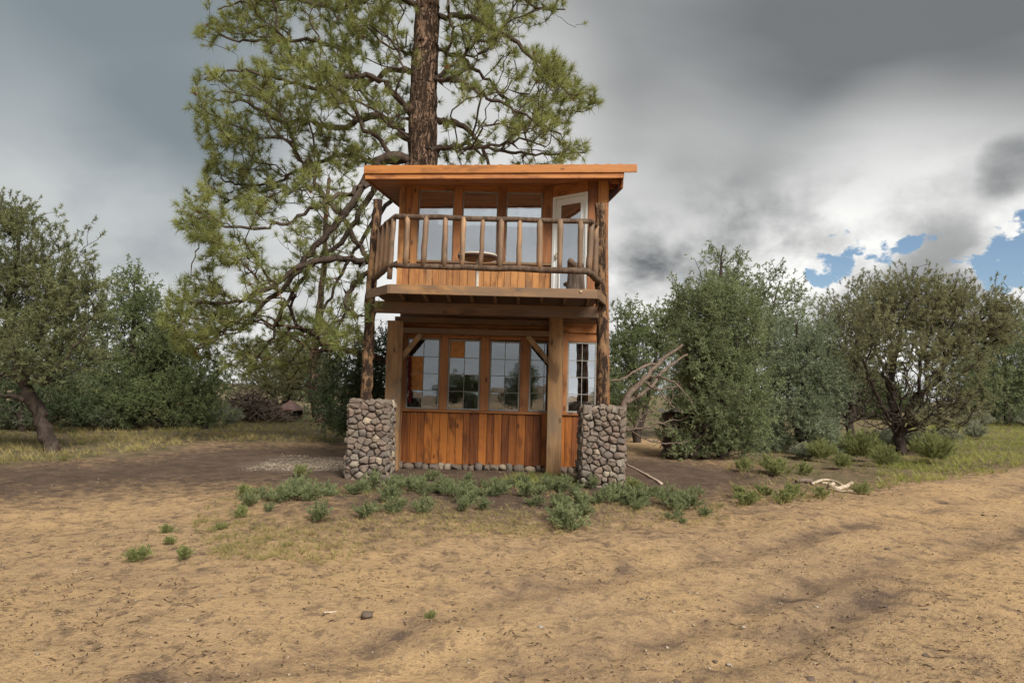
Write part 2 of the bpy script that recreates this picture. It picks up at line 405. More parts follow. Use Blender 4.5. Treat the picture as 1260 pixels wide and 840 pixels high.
# ------------------------------------------------------------------ ground
_ks = []
_r = np.random.default_rng(3)
for wl, amp, cnt in ((9.0, 0.020, 5), (3.0, 0.007, 8), (1.0, 0.0026, 12), (0.42, 0.0022, 24), (0.2, 0.0022, 36)):
    for i in range(cnt):
        a = _r.uniform(0, 2 * np.pi); k = 2 * np.pi / (wl * _r.uniform(0.7, 1.4))
        _ks.append((k * math.cos(a), k * math.sin(a), _r.uniform(0, 6.28), amp))
def seg_dist(x, y, a, b):
    ax, ay = a; bx, by = b; dx, dy = bx - ax, by - ay
    tt = np.clip(((x - ax) * dx + (y - ay) * dy) / (dx * dx + dy * dy), 0, 1)
    return np.hypot(x - ax - tt * dx, y - ay - tt * dy)
def poly_dist(x, y, pl):
    d = np.full(np.shape(x), 1e9)
    for a, b in zip(pl[:-1], pl[1:]): d = np.minimum(d, seg_dist(x, y, a, b))
    return d
def gpl(*pts): return [tuple(G(*p)[:2]) for p in pts]
RUTS = [gpl((1400, 604), (1180, 680), (1050, 745), (900, 805), (760, 838)), gpl((1400, 578), (1150, 622), (900, 680), (640, 730), (400, 800), (200, 838)),
        gpl((1330, 640), (1080, 700), (960, 730), (800, 790), (600, 838))]
def gz(x, y, fine=True):
    x = np.asarray(x, float); y = np.asarray(y, float)
    h = np.zeros(np.broadcast(x, y).shape)
    for kx, ky, ph, a in _ks:
        if not fine and a < 0.008: continue
        h = h + a * np.sin(kx * x + ky * y + ph)
    r = np.hypot(x, y)
    h = h * np.clip((60 - r) / 40, 0.15, 1)
    for i, rt in enumerate(RUTS):
        d = poly_dist(x, y, rt)
        h = h - 0.028 * np.exp(-(d / 0.16) ** 2) + 0.016 * np.exp(-((d - 0.30) / 0.12) ** 2)
    # level pad by the house
    pad = np.exp(-(np.maximum(0, np.hypot((x + 0.2) / 3.2, (y - 14.0) / 3.4) - 0.8) / 0.3) ** 2)
    return h * (1 - 0.85 * pad)
def gz1(x, y): return float(gz(np.array([x]), np.array([y]))[0])

def in_poly(x, y, poly):
    ins = np.zeros(np.shape(x), bool); n = len(poly)
    for i in range(n):
        x0, y0 = poly[i]; x1, y1 = poly[(i + 1) % n]
        c = ((y0 > y) != (y1 > y)) & (x < (x1 - x0) * (y - y0) / (y1 - y0 + 1e-12) + x0)
        ins ^= c
    return ins
def soft_poly(x, y, poly, w):
    d = poly_dist(x, y, list(poly) + [poly[0]]); s = np.where(in_poly(x, y, poly), d, -d)
    return np.clip(s / w * 0.5 + 0.5, 0, 1)
BROWN_L = gpl((-200, 640), (0, 618), (170, 606), (290, 612), (330, 650), (430, 668), (560, 652), (700, 652), (800, 640), (890, 632), (1000, 612), (1090, 598), (1060, 580), (930, 572), (820, 560), (700, 556), (500, 552), (428, 543), (260, 546), (120, 560), (-200, 574))
VERGE_R = gpl((880, 628), (1000, 618), (1100, 602), (1180, 590), (1300, 578), (1500, 560), (1500, 515), (900, 515), (860, 560), (900, 585))
FIELD_L = gpl((-300, 590), (100, 566), (260, 548), (428, 543), (480, 530), (480, 505), (-300, 505))
GRAVEL = gpl((312, 572), (345, 564), (420, 562), (440, 566), (440, 580), (360, 580))
WEEDS = gpl((300, 612), (330, 602), (420, 606), (480, 592), (600, 590), (720, 592), (760, 598), (850, 602), (890, 625), (860, 642), (760, 632), (715, 655), (680, 655), (640, 625), (560, 632), (480, 640), (400, 650), (300, 635))

def build_ground():
    n = 420
    def axis(lo, hi, s, m):
        u = np.linspace(math.asinh(lo / s), math.asinh(hi / s), m); return s * np.sinh(u)
    xs = axis(-1500, 1500, 3.0, 440); ys = np.concatenate([-axis(0.0, 900, 2.0, 50)[1:][::-1] + 2.4, 2.4 + axis(0.0, 1500, 4.0, 400)])
    X, Y = np.meshgrid(xs, ys)
    Z = gz(X, Y)
    V = np.stack([X.ravel(), Y.ravel(), Z.ravel()], 1)
    a = np.arange(len(V)).reshape(X.shape)
    F = np.stack([a[:-1, :-1].ravel(), a[:-1, 1:].ravel(), a[1:, 1:].ravel(), a[1:, :-1].ravel()], 1)
    me = mesh_from('ground', V, F, None, True)
    x, y = V[:, 0], V[:, 1]
    brown = np.maximum(soft_poly(x, y, BROWN_L, 2.4), soft_poly(x, y, VERGE_R, 1.2) * 0.75)
    brown = np.maximum(brown, 0.34 * soft_poly(x, y, gpl((-300, 600), (300, 615), (400, 690), (330, 780), (230, 838), (-300, 838)), 2.0))
    brown = np.maximum(brown, 0.26 * soft_poly(x, y, gpl((900, 720), (1100, 640), (1400, 620), (1500, 838), (800, 838)), 1.6))
    brown = np.maximum(brown, np.clip((np.hypot(x, y) - 60) / 20, 0, 0.6))
    field = np.maximum(soft_poly(x, y, FIELD_L, 1.5), soft_poly(x, y, VERGE_R, 1.5) * 0.6)
    field = np.maximum(field, np.clip((np.hypot(x - 1, y) - 20) / 10, 0, 0.8) * (y > 0))
    rut = np.zeros(len(x))
    for rt in RUTS: rut = np.maximum(rut, np.exp(-(poly_dist(x, y, rt) / 0.22) ** 2))
    grav = soft_poly(x, y, GRAVEL, 0.5)
    for nm, v in (('brown', brown), ('field', field), ('rut', rut), ('gravel', grav)):
        at = me.attributes.new(nm, 'FLOAT', 'POINT'); at.data.foreach_set('value', v.astype(np.float32))
    m, t, b, _ = mat_new('dirt')
    co = t.new('ShaderNodeTexCoord').outputs['Object']
    A = lambda s: t.new('ShaderNodeAttribute', attribute_name=s).outputs['Fac']
    big = t.noise(co, 0.55, 5, 0.6).outputs[0]; mid = t.noise(co, 2.2, 7, 0.66).outputs[0]; fin = t.noise(co, 16, 6, 0.7).outputs[0]; vf = t.noise(co, 90, 4, 0.7).outputs[0]
    n55 = t.noise(co, 5.5, 7, 0.72).outputs[0]
    hug = t.noise(co, 0.16, 4, 0.6).outputs[0]
    tan = t.mix(t.math('ADD', t.ramp(big, 0.3, 0.7, 0, 0.6), t.ramp(hug, 0.4, 0.62, 0, 0.4)), (0.545, 0.362, 0.185, 1), (0.420, 0.288, 0.170, 1))
    tan = t.mix(t.ramp(fin, 0.50, 0.64, 0, 0.55), tan, (0.235, 0.158, 0.096, 1))
    tan = t.mix(t.ramp(n55, 0.53, 0.62, 0, 0.55), tan, (0.195, 0.138, 0.092, 1))
    blot = t.math('ADD', t.math('MULTIPLY', t.ramp(mid, 0.53, 0.70), 0.55), t.math('MULTIPLY', t.math('MULTIPLY', A('rut'), t.ramp(big, 0.30, 0.60)), t.ramp(mid, 0.3, 0.6, 0.3, 0.8)), clamp=True)
    tan = t.mix(blot, tan, (0.165, 0.115, 0.082, 1))
    br = t.mix(t.ramp(mid, 0.35, 0.65), (0.140, 0.096, 0.068, 1), (0.092, 0.065, 0.048, 1))
    br = t.mix(t.ramp(fin, 0.55, 0.75, 0, 0.5), br, (0.185, 0.13, 0.09, 1))
    bf = t.ramp(t.math('ADD', A('brown'), t.math('MULTIPLY', t.math('SUBTRACT', n55, 0.5), 1.5)), 0.15, 0.95)
    c = t.mix(bf, tan, br)
    fl = t.mix(t.ramp(mid, 0.4, 0.65), (0.190, 0.146, 0.088, 1), (0.105, 0.092, 0.048, 1))
    c = t.mix(t.ramp(t.math('ADD', A('field'), t.math('MULTIPLY', t.math('SUBTRACT', big, 0.5), 0.8)), 0.35, 0.7), c, fl)
    c = t.mix(t.math('MULTIPLY', A('gravel'), t.ramp(vf, 0.4, 0.6)), c, (0.30, 0.265, 0.22, 1))
    c = t.mix(t.ramp(vf, 0.57, 0.68, 0, 0.75), c, t.vmath('SCALE', c, scale=0.35))
    c = t.mix(t.ramp(vf, 0.40, 0.30, 0, 0.45), c, t.vmath('SCALE', c, scale=1.5))
    t.put(b.inputs['Base Color'], c); b.inputs['Roughness'].default_value = 0.95; b.inputs['Specular IOR Level'].default_value = 0.12
    bump(t, b, t.math('ADD', t.math('ADD', t.math('MULTIPLY', fin, 1.3), t.math('MULTIPLY', n55, 1.4)), t.math('ADD', t.math('MULTIPLY', vf, 0.6), t.math('MULTIPLY', mid, 0.5))), 0.85, 0.035)
    me.materials.append(m)
    g = bpy.data.objects.new('ground', me); link(g); tag(g, kind='structure')
build_ground()

# ------------------------------------------------------------------ the cabin
YW = 13.8                                   # front wall plane
HX0, HX1 = XP(490, 480, YW), XP(743, 480, YW)
HYB = 17.1                                  # back wall
house = empty('cabin', ((HX0 + HX1) / 2, YW, 0.0))
tag(house, 'two storey orange wooden cabin with log railed balcony on stone piers', 'cabin')
Z_SILL = ZP(600, 507, YW); Z_WTOP = ZP(600, 419, YW); Z_HEAD = ZP(600, 404, YW)
Z_DECK = 3.28; Z_FLOOR = Z_DECK
YF = 11.15                                  # front edge of the balcony

def boards(name, x0, x1, y, th, z0, z1, mat, wmin=0.135, wmax=0.185, z_jit=0.006, face=-1):
    x = x0
    while x < x1 - 0.02:
        w = min(rng.uniform(wmin, wmax), x1 - x)
        if x1 - x - w < 0.06: w = x1 - x
        yy = y + rng.uniform(-0.006, 0.006)
        box(name, x + 0.0025, x + w - 0.0025, yy - th / 2, yy + th / 2, z0 + rng.uniform(-z_jit, z_jit), z1, mat, house, 0.004)
        x += w
def boards_y(name, x, th, y0, y1, z0, z1, mat):
    y = y0
    while y < y1 - 0.02:
        w = min(rng.uniform(0.14, 0.20), y1 - y); xx = x + rng.uniform(-0.006, 0.006)
        if y1 - y - w < 0.06: w = y1 - y
        box(name, xx - th / 2, xx + th / 2, y + 0.0025, y + w - 0.0025, z0, z1, mat, house, 0.004)
        y += w

def make_window(x0, x1, z0, z1, y, cols, rows, gmat, fmat, fw=0.035, mw=0.014, special=None, fy=0.05):
    """frame (part) with panes and glazing bars (sub-parts); the front of the frame is at y"""
    parts = [box_geo(x0, x0 + fw, y, y + fy, z0, z1), box_geo(x1 - fw, x1, y, y + fy, z0, z1),
             box_geo(x0 + fw, x1 - fw, y + .002, y + fy, z0, z0 + fw), box_geo(x0 + fw, x1 - fw, y + .002, y + fy, z1 - fw, z1)]
    V, F = join_geo(parts); fr = obj('window', V, F, fmat, house)
    ax0, ax1, az0, az1 = x0 + fw, x1 - fw, z0 + fw, z1 - fw
    pw = (ax1 - ax0) / cols; ph = (az1 - az0) / rows
    if cols * rows > 1:
        bars = [box_geo(ax0 + pw * i - mw / 2, ax0 + pw * i + mw / 2, y + .012, y + .034, az0, az1, 0.003) for i in range(1, cols)]
        bars += [box_geo(ax0, ax1, y + .0145, y + .0315, az0 + ph * j - mw / 2, az0 + ph * j + mw / 2, 0.003) for j in range(1, rows)]
        V, F = join_geo(bars); obj('glazing_bars', V, F, fmat, fr)
    for i in range(cols):
        for j in range(rows):
            mt = gmat
            if special and (i, rows - 1 - j) in special: mt = special[(i, rows - 1 - j)]
            a0 = ax0 + pw * i; b0 = az0 + ph * j
            V, F = box_geo(a0 + .001, a0 + pw - .001, -0.002, 0.002, b0 + .001, b0 + ph - .001, 0.0008)
            o = obj('pane', V + np.array([0, y + 0.024, 0]), F, mt, fr)
            o.rotation_euler = (rng.normal(0, 0.004), 0, rng.normal(0, 0.004))
    return fr

# ---- lower storey, front wall
boards('siding_board', HX0 + 0.10, HX1 - 0.06, YW + 0.02, 0.024, 0.10, Z_SILL - 0.02, M['siding'])
box('corner_board', HX0 - 0.04, HX0 + 0.10, YW - 0.012, YW + 0.09, 0.10, Z_HEAD, M['trim_z'], house)
box('sill_board', HX0 + 0.10, HX1 - 0.05, YW - 0.035, YW + 0.06, Z_SILL - 0.02, Z_SILL + 0.028, M['trim_x'], house)
wx = lambda px: XP(px, 460, YW)
AMB = {(0, 1): M['amber'], (0, 2): M['amber']}
WZ0, WZ1 = Z_SILL + 0.031, Z_WTOP
make_window(wx(500), wx(541), WZ0, WZ1 + .02, YW, 2, 4, M['glass_lo'], M['greyframe'], special=AMB)
make_window(wx(551), wx(591), WZ0, WZ1 + .01, YW, 2, 4, M['glass_lo'], M['greyframe'], special={(0, 0): M['amber']})
make_window(wx(602), wx(640), WZ0, WZ1, YW, 2, 4, M['glass_lo'], M['greyframe'])
make_window(wx(651), wx(688), WZ0, WZ1, YW, 2, 4, M['glass_lo'], M['greyframe'])
make_window(wx(698), wx(734), WZ0, WZ1 + .02, YW, 2, 4, M['glass_up'], M['greyframe'])
for a, b in ((488, 500), (541, 551), (591, 602), (640, 651), (688, 698), (734, 741)):
    x0, x1 = wx(a), wx(b)
    if a == 488: x0 = HX0 + 0.102
    box('stud', x0 + .001, x1 - .001, YW - 0.022, YW + 0.07, Z_SILL + 0.03, Z_HEAD - 0.0, M['trim_z'], house)
    if a == 688: zz = 0
for i, (a, b) in enumerate(((500, 541), (551, 591), (602, 640), (651, 688), (698, 734))):
    box('head_board', wx(a) + .001, wx(b) - .001, YW - 0.012, YW + 0.07, WZ1 + 0.022, Z_HEAD, M['trim_x'], house)
z = Z_HEAD
for k, zz in enumerate((Z_HEAD + 0.15, Z_HEAD + 0.31, 3.13)):
    box('frieze_board', HX0 - 0.02, HX1 - 0.02, YW + rng.uniform(0, .008), YW + 0.05, z + 0.004, zz, M['beam_x'] if k else M['trim_x'], house); z = zz
# foundation stones
# ---- right corner board of both storeys, side and back walls
box('corner_board', HX1 - 0.048, HX1 + 0.02, YW - 0.014, YW + 0.10, 0.1, 3.13, M['trim_z'], house)
boards_y('siding_board', HX1, 0.024, YW + 0.105, HYB, 0.10, 5.50, M['siding'])
boards_y('siding_board', HX0 - 0.02, 0.024, YW + 0.095, HYB, 0.10, 5.40, M['siding'])
boards('siding_board', HX0, HX1, HYB + 0.014, 0.024, 0.10, 5.75, M['siding'], 0.18, 0.24)
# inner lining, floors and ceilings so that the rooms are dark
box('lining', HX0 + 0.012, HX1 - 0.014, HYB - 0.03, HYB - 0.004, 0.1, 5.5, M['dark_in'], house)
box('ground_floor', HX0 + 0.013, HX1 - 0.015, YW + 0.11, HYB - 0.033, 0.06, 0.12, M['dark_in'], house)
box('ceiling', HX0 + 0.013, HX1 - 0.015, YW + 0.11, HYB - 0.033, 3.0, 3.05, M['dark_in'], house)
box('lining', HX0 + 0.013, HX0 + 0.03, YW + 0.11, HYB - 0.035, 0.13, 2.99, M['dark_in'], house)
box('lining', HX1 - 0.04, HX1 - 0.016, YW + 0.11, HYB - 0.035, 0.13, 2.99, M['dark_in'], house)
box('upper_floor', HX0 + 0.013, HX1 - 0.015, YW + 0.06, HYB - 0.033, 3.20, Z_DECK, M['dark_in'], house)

# ---- square posts with braces in front of the lower wall
YP = 13.42
def px_box(name, pxa, pxb, pya, pyb, y0, y1, mat, z0=None, c=0.006):
    a = P(pxa, pya, y0); b = P(pxb, pyb, y0)
    return box(name, a.x, b.x, y0, y1, b.z if z0 is None else z0, a.z, mat, house, c)
pl = px_box('post', 477, 489.5, 394, 575, YP, YP + 0.19, M['post'], -0.05)
pr = px_box('post', 676, 689, 390, 580, YP, YP + 0.19, M['post'], -0.05)
b_ = P(689.2, 480, YP + 0.03).x
box('post', b_ + .004, b_ + 0.05, YP + 0.06, YP + 0.17, 0.0, ZP(689, 400, YP), M['post'], house)
xa = XP(490, 480, YP); xb = XP(676, 480, YP)
beam('brace', (xa + 0.0, YP + 0.09, ZP(490, 442, YP)), (XP(518, 412, YP), YP + 0.09, ZP(518, 410, YP)), 0.09, 0.10, M['post'], house)
beam('brace', (xb + 0.0, YP + 0.09, ZP(676, 446, YP)), (XP(649, 416, YP), YP + 0.09, ZP(649, 413, YP)), 0.09, 0.10, M['post'], house)
px_box('header_beam', 490.3, 675.5, 402.5, 414, YP + 0.01, YP + 0.17, M['beam_x'])
px_box('header_beam', 486, 690, 389, 401.5, YP + 0.215, YP + 0.33, M['beam_x'])
px_box('diagonal_board', 691, 736, 402, 410, YW - 0.05, YW - 0.024, M['trim_x'])

# ---- balcony: front beam, joists, deck boards, fascia
cFL = XP(479, 350, YF); cFR = XP(735, 357, YF); YPOST = 12.06
pLx = XP(456, 380, YPOST); pRx = XP(741, 380, YPOST)
zb1 = ZP(600, 374, YPOST); zb0 = ZP(600, 388, YPOST)
box('front_beam', pLx + 0.07, pRx + 0.06, YPOST - 0.06, YPOST + 0.10, zb0, zb1, M['beam_x'], house, 0.01)
zj0, zj1 = zb1 + 0.002, Z_DECK - 0.04
for i, x in enumerate(np.linspace(cFL + 0.10, cFR - 0.05, 9)):
    ang = (i - 4) * 0.02
    beam('joist', (x + ang * -1.0, YF + 0.05, (zj0 + zj1) / 2), (x + ang * 1.2, YW + 0.045, (zj0 + zj1) / 2), 0.045, zj1 - zj0 - .002, M['joist_y'], house)
for k, y in enumerate(np.arange(YF + 0.045, YW - 0.06, 0.145)):
    tt = min(1.0, max(0.0, (y - YF) / (YPOST - YF)))
    xl = cFL + (pLx - 0.0 - cFL) * tt; xr = cFR + (pRx - 0.0 - cFR) * tt
    box('deck_board', xl + 0.06, xr - 0.06, y, y + 0.14, Z_DECK - 0.038, Z_DECK + rng.uniform(-.003, .003), M['beam_x'], house)
fz0, fz1 = ZP(600, 364, YF), ZP(600, 352.5, YF)
box('deck_fascia', cFL, cFR, YF, YF + 0.04, fz0, fz1, M['deck_x'], house, 0.006)
beam('deck_fascia', (cFL - 0.01, YF + 0.02, (fz0 + fz1) / 2), (pLx - 0.05, YPOST - 0.10, (fz0 + fz1) / 2), 0.04, fz1 - fz0 - .004, M['deck_x'], house)
beam('deck_fascia', (cFR + 0.01, YF + 0.02, (fz0 + fz1) / 2), (pRx + 0.03, YPOST - 0.10, (fz0 + fz1) / 2), 0.04, fz1 - fz0 - .004, M['deck_x'], house)
bolt_c = P(715, 358.5, YF - 0.004)
V, F = tube_geo([bolt_c + Vector((0, -0.012, 0)), bolt_c + Vector((0, 0.012, 0))], 0.022, 8)
obj('bolt', V, F, M['nailhead'], house)

# ---- stone piers
def stone_meshes():
    out = []
    for s in range(10):
        r = np.random.default_rng(100 + s); g = np.linspace(-1, 1, 3)
        V = {}; vl = []; F = []
        def vid(p):
            k = tuple(np.round(p, 3))
            if k not in V: V[k] = len(vl); vl.append(np.array(p, float))
            return V[k]
        for ax in range(3):
            for sg in (-1, 1):
                for i in range(2):
                    for j in range(2):
                        q = []
                        for (u, w) in ((i, j), (i + 1, j), (i + 1, j + 1), (i, j + 1)):
                            p = [0, 0, 0]; p[ax] = sg; p[(ax + 1) % 3] = g[u]; p[(ax + 2) % 3] = g[w]; q.append(vid(p))
                        F.append(q if sg > 0 else q[::-1])
        A = np.array(vl); n = A / np.linalg.norm(A, axis=1)[:, None]
        A = 0.45 * A + 0.62 * n; A = A * (1 + r.normal(0, 0.10, (len(A), 1))) + r.normal(0, 0.05, A.shape)
        A = A / np.abs(A).max(0) * 0.5
        out.append(mesh_from('stone', A, F, M['stone'], s % 3 != 0))
    return out
STONES = stone_meshes()
def clip(poly, nx_, ny_, d):
    out = []
    for i in range(len(poly)):
        p, q = poly[i], poly[(i + 1) % len(poly)]; a = p[0] * nx_ + p[1] * ny_ - d; b = q[0] * nx_ + q[1] * ny_ - d
        if a <= 0: out.append(p)
        if (a < 0 < b) or (b < 0 < a): f = a / (a - b); out.append((p[0] + f * (q[0] - p[0]), p[1] + f * (q[1] - p[1])))
    return out
def pier(cx, cy, w, d, h, seed):
    """mortar core with fitted irregular stones on every face"""
    r = np.random.default_rng(seed)
    V, F = box_geo(cx - w / 2 + 0.04, cx + w / 2 - 0.04, cy - d / 2 + 0.04, cy + d / 2 - 0.04, -0.06, h - 0.05, 0.02)
    core = obj('stone_pier', V, F, M['mortar'], house)
    def face(L, H, z0, place, asp=1.2, rmin=0.150):
        sd = []
        for _ in range(4000):
            p = (r.uniform(-L / 2, L / 2), r.uniform(z0, H)); k = rmin * (0.62 + 0.85 * r.random() ** 1.4)
            if all(math.hypot(p[0] - q[0], (p[1] - q[1]) * asp) > k for q in sd): sd.append(p)
        for p in sd:
            cell = [(-L / 2 - r.uniform(0, .02), z0), (L / 2 + r.uniform(0, .02), z0), (L / 2 + r.uniform(0, .02), H + r.uniform(-.03, .02)), (-L / 2 - r.uniform(0, .02), H + r.uniform(-.03, .02))]
            for q in sd:
                if q == p or math.hypot(q[0] - p[0], q[1] - p[1]) > 0.5: continue
                dx, dy = q[0] - p[0], (q[1] - p[1]) * asp * asp
                cell = clip(cell, dx, dy, dx * (p[0] + q[0]) / 2 + dy * (p[1] + q[1]) / 2)
                if len(cell) < 3: break
            if len(cell) < 3: continue
            c = np.array(cell); m = c.mean(0)
            # round the corners a little and open the joint
            nxt = np.roll(c, -1, 0); prv = np.roll(c, 1, 0); ed = []
            for i in range(len(c)):
                if np.linalg.norm(nxt[i] - c[i]) < .018: ed.append((c[i] + nxt[i]) / 2)
                else: ed.append(c[i] * .9 + nxt[i] * .1); ed.append(c[i] * .1 + nxt[i] * .9) if np.linalg.norm(nxt[i] - c[i]) > .06 else None
            c = np.array([e for e in ed if e is not None]); sz = np.sqrt(((c - m) ** 2).sum(1)).mean()
            if sz < .02: continue
            o = m + (c - m) * (1 - .006 / sz); n = len(o); pr = r.uniform(-.008, .036); dome = r.uniform(.0, .028)
            rings = [(o, -.12), (o, pr - .022), (m + (o - m) * r.uniform(.84, .93), pr), (m + (o - m) * .42, pr + dome * .55)]
            vv = []; ff = []; tl_ = r.normal(0, .14, 2)
            for j, (q, t_) in enumerate(rings):
                for e in q + r.normal(0, .006, q.shape): vv.append((e[0], e[1], t_ + (r.normal(0, .005) + (e - m) @ tl_ if j else 0)))
            vv.append((m[0], m[1], pr + dome * .6))
            for j in range(3):
                for i in range(n): ff.append((j * n + i, j * n + (i + 1) % n, (j + 1) * n + (i + 1) % n, (j + 1) * n + i))
            for i in range(n): ff.append((3 * n + i, 3 * n + (i + 1) % n, 4 * n))
            W = [place(*v) for v in vv]
            obj('stone', W, ff, M['stone'], core, r.random() < .6)
    fl = lambda z: 0.035 * max(0, 1 - z / h)
    face(w, h, -.03, lambda u, z, t_: (cx + u * (1 + fl(z)), cy - d / 2 - t_ - fl(z), z))
    face(w, h, -.03, lambda u, z, t_: (cx - u * (1 + fl(z)), cy + d / 2 + t_ + fl(z), z))
    face(d - .02, h, -.03, lambda u, z, t_: (cx + w / 2 + t_ + fl(z), cy + u, z))
    face(d - .02, h, -.03, lambda u, z, t_: (cx - w / 2 - t_ - fl(z), cy - u, z))
    face(w - .02, d / 2 - .01, -d / 2 + .01, lambda u, v, t_: (cx + u, cy + v, h - .03 + t_ * 1.2), 1.0, .16)
    return core
PYF = 11.72
pcL = XP(451.5, 545, PYF); pcR = XP(743, 545, PYF)
pier(pcL, PYF + 0.35, 0.66, 0.66, ZP(450, 492, PYF), 11)
pier(pcR, PYF + 0.35, 0.70, 0.66, ZP(742, 500, PYF), 12)

# ---- rough log posts on the piers
def log_post(pts, r0, r1, mat):
    p = spline(pts, 34); p[1:-1] += rng.normal(0, 0.006, p[1:-1].shape)
    V, F = tube_geo(p, np.linspace(r0, r1, 34) * (1 + rng.normal(0, .04, 34)), 14, True, 0.05)
    return obj('log_post', V, F, mat, house, True)
log_post([P(450, 494, YPOST) + Vector((0, 0, -.12)), P(453.5, 430, YPOST), P(457, 350, YPOST), P(465, 246, YPOST)], 0.108, 0.082, M['logpost'])
log_post([P(741, 500, YPOST) + Vector((0, 0, -.12)), P(741, 430, YPOST), P(739, 350, YPOST), P(738, 251, YPOST)], 0.108, 0.088, M['logpost'])
a = P(748.5, 498, YPOST + 0.05); b = P(746, 250, YPOST + 0.05)
beam('edge_board', (a.x + .0, YPOST + 0.06, a.z), (b.x, YPOST + 0.06, b.z), 0.05, 0.045, M['up_z'], house, up=(0, 1, 0))

# ---- log railing
YR = YF + 0.03
def rail(name, p0, p1, r0, r1): return log(name, p0, p1, r0, r1, M['rail'], house, n=14, wob=0.004, sides=12, noise=0.018)
tl, tr = P(486, 266.5, YR), P(727, 272.5, YR)
bl, brr = P(481, 326, YR), P(722, 333.5, YR)
rail('top_rail', tl, tr, 0.047, 0.043); rail('bottom_rail', bl, brr, 0.045, 0.056)
lpT = P(464, 285, YPOST - 0.03); lpB = P(459, 344, YPOST - 0.03)
rpT = P(737, 281, YPOST - 0.03); rpB = P(738, 347, YPOST - 0.03)
rail('top_rail', tl + Vector((0, .01, 0)), lpT, 0.043, 0.040); rail('bottom_rail', bl + Vector((0, .01, 0)), lpB, 0.047, 0.05)
rail('top_rail', tr + Vector((.01, .01, 0)), rpT, 0.040, 0.037); rail('bottom_rail', brr + Vector((.02, 0, 0)), rpB, 0.055, 0.06)
for tx, bx in ((501.5, 499), (525, 520.5), (548.5, 546.5), (571, 568), (594.5, 591), (617, 614.5), (640, 638), (664.5, 664), (689.5, 688.5), (714.5, 713.5)):
    f = (tx - 486) / 241.0; f2 = (bx - 481) / 241.0
    t_ = tl.lerp(tr, f); b2 = bl.lerp(brr, f2)
    log('baluster', b2 + Vector((0, 0.0, -0.01)), t_ + Vector((0, 0.0, 0.01)), rng.uniform(0.040, 0.058), rng.uniform(0.036, 0.052), M['baluster'], house, n=6, wob=0.003, sides=9, noise=0.02)
for f in (0.05, 0.30, 0.55, 0.80):
    t_ = tl.lerp(lpT, f); b2 = bl.lerp(lpB, f)
    log('baluster', b2 + Vector((0, 0, -.22 if f < .1 else -.01)), t_, 0.045, 0.042, M['baluster'], house, n=6, wob=0.003, sides=9, noise=0.02)
for f in (0.12, 0.62):
    t_ = tr.lerp(rpT, f); b2 = brr.lerp(rpB, f)
    log('baluster', b2 + Vector((0, 0, -.01)), t_, 0.055, 0.05, M['baluster'], house, n=6, wob=0.003, sides=9, noise=0.02)

# ---- upper storey
ux = lambda px: XP(px, 280, YW)
UZS = ZP(600, 323, YW); UZT = ZP(600, 236, YW)
XD0 = ux(680)                                              # the door wall starts here
YD = 13.28; XD1 = XP(723, 280, YD); XE = XP(748, 280, YD)
boards('siding_board', ux(491), XD0, YW + 0.02, 0.024, Z_DECK + 0.003, UZS - 0.03, M['up_z'], 0.12, 0.17)
box('sill_board', ux(497), XD0, YW - 0.035, YW + 0.05, UZS - 0.03, UZS + 0.012, M['deck_x'], house)
# roof planes
Y0R = 12.72
rl = P(448, 203.5, Y0R); rr_ = P(784, 202, Y0R)
RA = (rr_.z - rl.z) / (rr_.x - rl.x); RB = 0.135
def roofz(x, y): return rl.z + RA * (x - rl.x) + RB * (y - Y0R)
F_H = 0.155; S_H = 0.10                                     # fascia and sub-fascia heights
def soffz(x, y): return roofz(x, y) - F_H - 0.005 + 0.01
def sloped_box(name, x0, x1, y0, y1, zf_lo, zf_hi, mat, c=0.004):
    """box whose top and bottom follow height functions of x and y"""
    V, F = box_geo(x0, x1, y0, y1, 0, 1, c); V = V.copy()
    for v in V:
        lo, hi = zf_lo(v[0], v[1]), zf_hi(v[0], v[1]); k = v[2]
        v[2] = lo + (k / c * 0.004 if k < 0.5 else (hi - lo) - (1 - k) / c * 0.004)
    return obj(name, V, F, mat, house)
for k, (pa, pb) in enumerate(((490.5, 497.5), (497.5, 506), (506, 514))):
    sloped_box('upright', ux(pa) + .001, ux(pb) - .001, YW - (0.03, 0.0, 0.045)[k], YW + 0.10, lambda x, y: Z_DECK + .002, lambda x, y: soffz(x, y) - 0.026, M['up_z'] if k != 1 else M['trim_z'])
for pa, pb in ((558, 568.5), (612, 622.5), (667, 680)):
    sloped_box('upright', ux(pa) + .001, ux(pb) - .001, YW - 0.03, YW + 0.10, lambda x, y: UZS + .014, lambda x, y: soffz(x, y) - 0.026, M['trim_z'])
for pa, pb in ((514, 558), (568.5, 612), (622.5, 667)):
    make_window(ux(pa) + .001, ux(pb) - .001, UZS + 0.014, UZT, YW, 1, 1, M['glass_up'], M['greyframe'], fw=0.022)
    sloped_box('head_board', ux(pa) + .001, ux(pb) - .001, YW - 0.012, YW + 0.07, lambda x, y: UZT + .002, lambda x, y: soffz(x, y) - 0.026, M['trim_x'])
